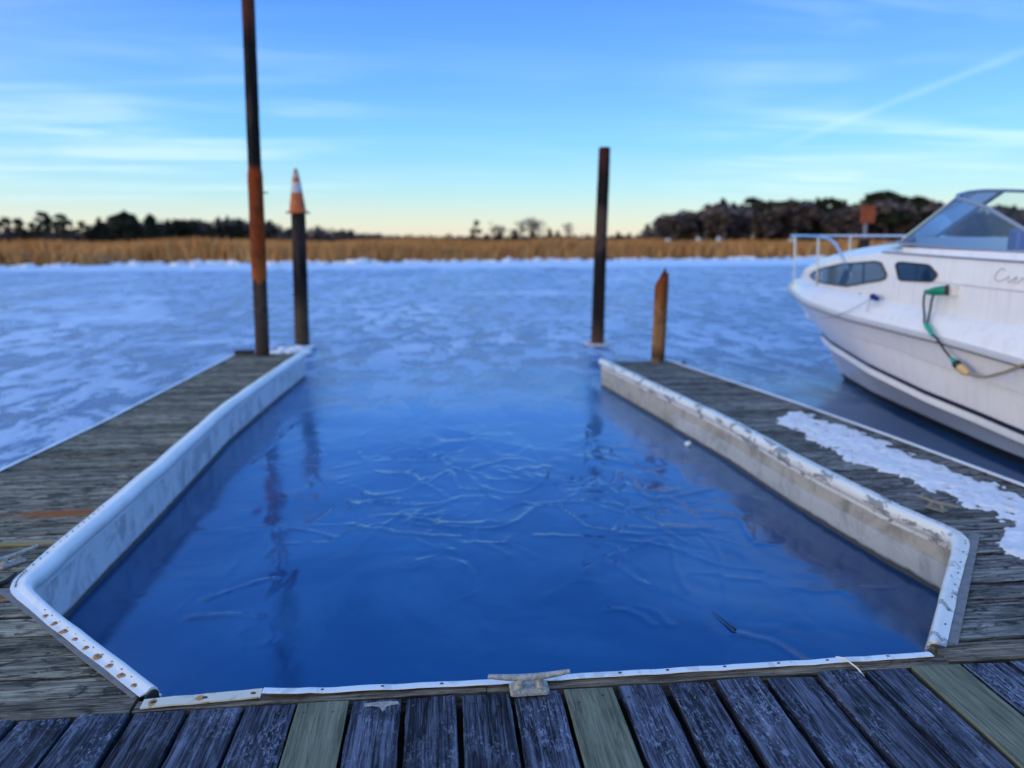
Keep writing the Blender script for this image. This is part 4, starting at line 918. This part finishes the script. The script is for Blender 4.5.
# deck and cabin shell
b = MB()
for side in (1, -1):
    rows = []
    for i in range(64):
        t = (i/63)**1.35; s = .15+6.85*t; s0 = -.235+7.235*t
        L = cab_l(s); tz = top_z(s); cz = crown(s); bz = cabb_z(s); row = [pt(s0, sheer_l(s0), sheer_z(s0)+.02, side), pt(s0+.02, max(0, sheer_l(s0)-.035), sheer_z(s0)+.12, side), pt(s*.7+s0*.3, max(.0, sheer_l(s0)*.3+L*.7), (sheer_z(s0)+.12)*.25+bz*.75, side), pt(s, L+.004, bz, side),
               pt(s, L, bz+(tz-bz)*.5, side), pt(s, L-.004, tz-.03, side), pt(s, L-.012, tz-.008, side), pt(s, max(0, L-.03), tz, side)]
        if s < 3.45:
            for q in (.85, .65, .4, .2, 0): row.append(pt(s, L*q, tz+(cz-tz)*(1-q*q), side))
        else:
            zi = 1.72+.0*s; k = min(1, (s-3.45)/.3)
            for q in (.95, .92, .90, .90, .89): row.append(pt(s, 1.08*q, min(1.76, tz+.05) - (0 if q > .91 else (.9 if q == .89 else .2)*k), side))
        rows.append(row)
    o = MB(); o.grid(rows); b.add(o.v, o.f[::-1] if side > 0 else [f[::-1] for f in o.f])
b.build('deck', GEL, BT, smooth=32, local=True)
b = MB(); b.add([(3.3, -.98, .62), (7, -1.0, .62), (7, 1.0, .62), (3.3, .98, .62)], [(0, 1, 2, 3)])
b.add([(3.45, -.97, .6), (3.45, .97, .6), (3.45, .97, 1.76), (3.45, 0, 1.81), (3.45, -.97, 1.76)], [(0, 1, 2, 3, 4)]); b.build('cockpit', GELG, BT, local=True)
# ledge along the cabin top, and moulded crease
b = MB()
for side in (1, -1): b.tube([pt(s, cab_l(s)+.004, float(np.interp(s, [3.23, 4.97, 7], [1.712, 1.66, 1.59])), side) for s in np.linspace(3.2, 6.9, 24)], .010, 6)
b.build('gutter', FRAME, BT, smooth=True, local=True)
b = MB()
for side in (1, -1):
    b.tube([pt(s, cab_l(s)+.001, float(np.interp(s, [3.95, 5.0, 7], [1.455, 1.43, 1.38])), side) for s in np.linspace(3.95, 6.9, 24)], .007, 6)
b.build('moulding', GELG, BT, smooth=True, local=True)
# cabin windows: pane proud of the cabin side, rubber gasket round it
def glass(name, col, rough=.06):
    m, nt, b = mat(name); setb(nt, b, col=col, rough=rough, spec=.6, coat=.5); return m
G1 = glass('smoky cabin glass', (.10, .15, .18)); G2 = glass('dark blue cabin glass', (.008, .035, .075)); G3 = glass('dark pillar', (.01, .025, .045))
def window(outl, m, dividers, dm, label=None):
    for side in (1, -1):
        f = MB(); P_ = [Vector(pt(s, cab_l(s)+.010, z, side)) for s, z in outl]; f.tube(P_+[P_[0]], .010, 6, False)
        fo = f.build('window', BLKR, BT, smooth=True, local=True)
        if label and side > 0: fo['label'] = label
        p = MB(); s_a, s_b = min(q[0] for q in outl), max(q[0] for q in outl); rows = []
        for i in range(33):
            sv = s_a+(s_b-s_a)*(.002+.996*i/32); zs = []
            for (sa, za), (sb, zb) in zip(outl, outl[1:]+outl[:1]):
                if (sa-sv)*(sb-sv) <= 0 and sa != sb: zs.append(za+(zb-za)*(sv-sa)/(sb-sa))
            rows.append([pt(sv, cab_l(sv)+.008, min(zs)+(max(zs)-min(zs))*k/4, side) for k in range(5)])
        p.grid(rows)
        if side > 0: p.f = [f[::-1] for f in p.f]
        p.build('pane', m, fo, smooth='all', local=True)
        for dv in dividers:
            d = MB(); d.add([pt(s, cab_l(s)+.0125, z, side) for s, z in dv], [(0, 1, 2, 3)]); d.build('mullion', dm, fo, local=True)
dsc = lambda o, n=4: [tuple(np.array(a)*(1-t/n)+np.array(c)*t/n) for a, c in zip(o, o[1:]+o[:1]) for t in range(n)]
window(dsc([(1.36, 1.385), (1.50, 1.435), (1.85, 1.49), (2.40, 1.565), (3.10, 1.612), (3.20, 1.60), (3.31, 1.49), (3.30, 1.45), (3.22, 1.425), (2.55, 1.325), (2.1, 1.325), (1.70, 1.335), (1.45, 1.36)]), G1,
       [[(2.36, 1.335), (2.52, 1.335), (2.66, 1.575), (2.52, 1.565)], [(2.9, 1.38), (2.93, 1.385), (2.90, 1.59), (2.87, 1.588)]], G3, 'long pointed forward cabin window, smoky glass')
window(dsc([(3.45, 1.585), (3.475, 1.61), (3.53, 1.617), (3.90, 1.605), (3.95, 1.595), (4.055, 1.525), (4.05, 1.505), (4.01, 1.465), (3.97, 1.455), (3.56, 1.445), (3.52, 1.455)]), G2,
       [[(3.765, 1.455), (3.775, 1.455), (3.775, 1.607), (3.765, 1.607)]], G3, 'short dark blue cabin window')
# windscreen
def tint_glass():
    m = bpy.data.materials.new('tinted screen'); m.use_nodes = True; nt = m.node_tree; nt.nodes.clear()
    tr = N(nt, 'ShaderNodeBsdfTransparent', {'Color': (.60, .80, .97, 1)}); gl = N(nt, 'ShaderNodeBsdfGlossy', {'Color': (.9, .95, 1, 1), 'Roughness': .03})
    fr = N(nt, 'ShaderNodeFresnel', {'IOR': 1.5}); mx = N(nt, 'ShaderNodeMixShader', {0: M(nt, 'ADD', M(nt, 'MULTIPLY', fr.outputs[0], 1.2), .05, clamp=True), 1: tr.outputs[0], 2: gl.outputs[0]})
    N(nt, 'ShaderNodeOutputMaterial', {'Surface': mx.outputs[0]}); return m
TG = tint_glass()
CG = bpy.data.materials.new('clear screen'); CG.use_nodes = True
nt = CG.node_tree; nt.nodes.clear(); tr = N(nt, 'ShaderNodeBsdfTransparent', {'Color': (.86, .93, .93, 1)}); gl = N(nt, 'ShaderNodeBsdfGlossy', {'Roughness': .03}); fr = N(nt, 'ShaderNodeFresnel', {'IOR': 1.4})
mx = N(nt, 'ShaderNodeMixShader', {0: fr.outputs[0], 1: tr.outputs[0], 2: gl.outputs[0]}); N(nt, 'ShaderNodeOutputMaterial', {'Surface': mx.outputs[0]})
baseU = [(2.60, 0, 1.825), (2.66, .25, 1.825), (2.78, .48, 1.82), (3.02, .74, 1.81), (3.32, .94, 1.80), (3.96, .96, 1.762), (4.64, .97, 1.735), (5.15, .97, 1.74)]
topU = [(3.53, 0, 2.31), (3.55, .25, 2.305), (3.60, .46, 2.285), (3.70, .66, 2.25), (3.86, .80, 2.215), (4.37, .93, 2.105), (4.80, .96, 1.92), (5.15, .97, 1.755)]
WS = MB()
for side in (1, -1):
    for seg, m_ in (((0, 5), CG), ((4, 8), TG)):
        g_ = MB(); g_.grid([[pt(*p, side) for p in baseU[seg[0]:seg[1]]], [pt(*p, side) for p in topU[seg[0]:seg[1]]]]); g_.build('windscreen_pane', m_, BT, smooth='all', local=True)
b = MB()
for side in (1, -1):
    b.tube([pt(*p, side) for p in topU], .017, 8); b.tube([pt(*p, side) for p in baseU], .014, 8)
    b.tube([pt(*baseU[4], side), pt(*topU[4], side)], .015, 8)
b.tube([baseU[0], topU[0]], .018, 8); b.build('windscreen_frame', FRAME, BT, smooth=True, local=True)
# helm console, seat and wheel seen through the screen
b = MB(); b.grid([[(2.7, y_, 1.80) for y_ in (-.7, 0, .7)], [(3.3, y_, 1.83) for y_ in (-.85, 0, .85)], [(3.5, y_, 1.86) for y_ in (-.9, 0, .9)], [(3.55, y_, 1.5) for y_ in (-.9, 0, .9)]]); b.build('dashboard', GELG, BT, smooth=30, local=True)
SEAT = plain('navy vinyl', (.03, .06, .22), .5)
for y_ in (-.55, .55):
    b = MB(); b.box(4.45, 4.60, y_-.23, y_+.23, 1.15, 1.93); b.box(4.12, 4.5, y_-.23, y_+.23, 1.12, 1.26); b.box(4.2, 4.4, y_-.12, y_+.12, .62, 1.13); o = b.build('seat', SEAT, BT, local=True)
    md_ = o.modifiers.new('b', 'BEVEL'); md_.width = .035; md_.segments = 3
b = MB(); b.lathe([(.07, 1.74), (.075, 1.90), (.06, 1.905)], c=(4.62, -.80, 0), n=16); b.build('cup_holder', plain('blue plastic', (.015, .05, .30), .35), BT, smooth=40, local=True)
# bow rail
b = MB(); port = [(2.87, .985, 1.265), (2.55, .955, 1.52), (2.25, .925, 1.765), (2.08, .90, 1.84), (1.74, .83, 1.872), (1.2, .69, 1.885), (.6, .47, 1.89), (.15, .27, 1.89), (-.15, .10, 1.89), (-.20, 0, 1.89)]
b.tube([pt(*p, 1) for p in port]+[pt(*p, -1) for p in port[::-1][1:]], .016, 8)
for s, l, zt in ((.55, .42, 1.885), (1.75, .82, 1.87)):
    for side in (1, -1): b.tube([pt(s-.05, l, zt, side), pt(s, l+.0, 1.235, side)], .013, 8); b.ell(pt(s, l, 1.245, side), (.035, .035, .015))
for side in (1, -1): b.ell(pt(2.87, .985, 1.262, side), (.035, .035, .015))
b.build('bow_rail', STEEL, BT, smooth=True, local=True)
b = MB(); b.box(-.05, .25, -.10, .10, 1.19, 1.25); o = b.build('bow_plate', GELG, BT, local=True)
# script lettering on the cabin side
LET = plain('silver lettering', (.42, .43, .46), .35, metal=.3)
def script(side):
    b = MB(); s0, z0, k = 4.70, 1.500, .085
    def S_(pts): b.tube([pt(s0+x*k*.92, cab_l(s0)+.006, z0+y_*k-x*k*.04, side) for x, y_ in pts], .0030, 5)
    S_([(1.35, 1.05), (1.2, 1.22), (.9, 1.25), (.45, .95), (.15, .45), (.25, .08), (.65, 0), (1.25, .18), (1.6, .35)])   # C
    S_([(1.6, .35), (1.95, .62), (1.85, .2), (1.95, .02), (2.15, .06), (2.45, .3)])                                      # i
    S_([(2.12, .92), (2.16, .96)])
    S_([(2.45, .3), (2.75, .36), (3.02, .52), (2.9, .65), (2.65, .5), (2.6, .2), (2.8, .02), (3.1, .08), (3.4, .32)])    # e
    S_([(3.4, .32), (3.65, .62), (3.72, .5), (4.0, .58), (3.88, .2), (3.98, .02), (4.2, .08), (4.45, .3)])               # r
    S_([(5.0, .5), (4.75, .62), (4.5, .4), (4.48, .1), (4.68, .0), (4.95, .25), (5.1, .6), (5.0, .15), (5.15, .0), (5.5, .2)])  # a
    b.build('lettering', LET, BT, smooth=True, local=True)
script(1)
b = MB(); b.box(4.22, 4.34, -1.135, -1.07, 1.345, 1.44); o = b.build('power_inlet', plain('white plastic', (.78, .77, .72), .4), BT, local=True)
md_ = o.modifiers.new('b', 'BEVEL'); md_.width = .008; md_.segments = 2
# shore power cable, plugged into the side
BM = BT.matrix_basis
BTm = Matrix.Translation((5.28, 10.55, 0)) @ Matrix.Rotation(TH-math.pi/2, 4, 'Z')
def wl(s, l, z): return tuple(BTm @ Vector((s, -l, z)))
PC = thing('power_cable', 'green and tan shore power cable plugged into the side of the white boat', 'cable', wl(4.28, 1.16, 1.39))
GRN = plain('green plug', (.0, .24, .13), .4, var=.3, vs=20); GRN2 = plain('green sleeve', (.01, .33, .22), .5)
b = MB(); b.tube([wl(4.27, 1.14, 1.395), wl(4.24, 1.165, 1.39), wl(4.14, 1.175, 1.375), wl(4.08, 1.17, 1.365), wl(4.03, 1.165, 1.365)], [.042, .042, .036, .026, .018], 12); b.build('plug', GRN, PC, smooth=50)
b = MB(); b.tube([wl(4.285, 1.14, 1.396), wl(4.268, 1.15, 1.394)], .047, 12); b.build('locking_ring', BLKR, PC, smooth=50)
b = MB()
b.tube([wl(4.04, 1.165, 1.365), wl(4.02, 1.165, 1.33), wl(4.03, 1.17, 1.25), wl(4.08, 1.19, 1.16), wl(4.14, 1.23, 1.09), wl(4.20, 1.255, 1.06)], .010, 8)
b.tube([wl(4.15, 1.17, 1.365), wl(4.13, 1.17, 1.30), wl(4.13, 1.175, 1.22), wl(4.15, 1.20, 1.14), wl(4.20, 1.25, 1.07)], .010, 8)
b.tube([wl(4.28, 1.275, 1.03), wl(4.37, 1.285, .985), wl(4.48, 1.28, .89), wl(4.58, 1.27, .81)], .010, 8); b.build('cord', BLKR, PC, smooth=True)
b = MB(); b.tube([wl(4.17, 1.24, 1.085), wl(4.24, 1.27, 1.06), wl(4.33, 1.285, 1.00)], [.018, .022, .016], 10); b.build('sleeve', GRN2, PC, smooth=50)
b = MB(); b.tube([wl(4.55, 1.27, .835), wl(4.61, 1.27, .795)], [.014, .028], 10); b.build('sleeve', GRN2, PC, smooth=50)
b = MB(); b.tube([wl(4.61, 1.27, .797), wl(4.66, 1.27, .772)], [.036, .038], 12); b.build('connector', BLKR, PC, smooth=50)
b = MB(); b.tube([wl(4.66, 1.27, .772), wl(4.72, 1.27, .745), wl(4.76, 1.27, .73)], [.036, .036, .018], 12); b.build('connector', plain('tan connector', (.62, .42, .18), .5), PC, smooth=50)
b = MB(); b.tube([wl(4.74, 1.27, .735), wl(4.84, 1.27, .722), wl(4.94, 1.27, .735), wl(5.12, 1.265, .81), wl(5.29, 1.26, .90), wl(5.6, 1.25, 1.03), wl(5.9, 1.12, 1.10)], .011, 8); b.build('cord', plain('tan cable', (.30, .22, .12), .6), PC, smooth=True)
# fender line: blue knot on the side deck, thin line running forward along the hull
FL = thing('mooring_line', 'thin grey line with navy knot on the side deck of the boat bow', 'rope', wl(3.28, 1.13, 1.23))
b = MB(); b.tube([wl(3.2, 1.10, 1.265), wl(3.25, 1.13, 1.262), wl(3.34, 1.14, 1.245)], [.026, .034, .022], 10); b.build('knot', plain('navy rope', (.008, .012, .16), .7), FL, smooth=50)
b = MB(); b.tube([wl(3.25, 1.14, 1.25), wl(3.0, 1.20, 1.10), wl(2.6, 1.15, .985), wl(2.2, 1.03, .94)], .005, 6); b.tube([wl(3.25, 1.15, 1.25), wl(3.27, 1.20, 1.11)], .005, 6); b.build('line', plain('grey line', (.35, .36, .38), .8), FL, smooth=True)
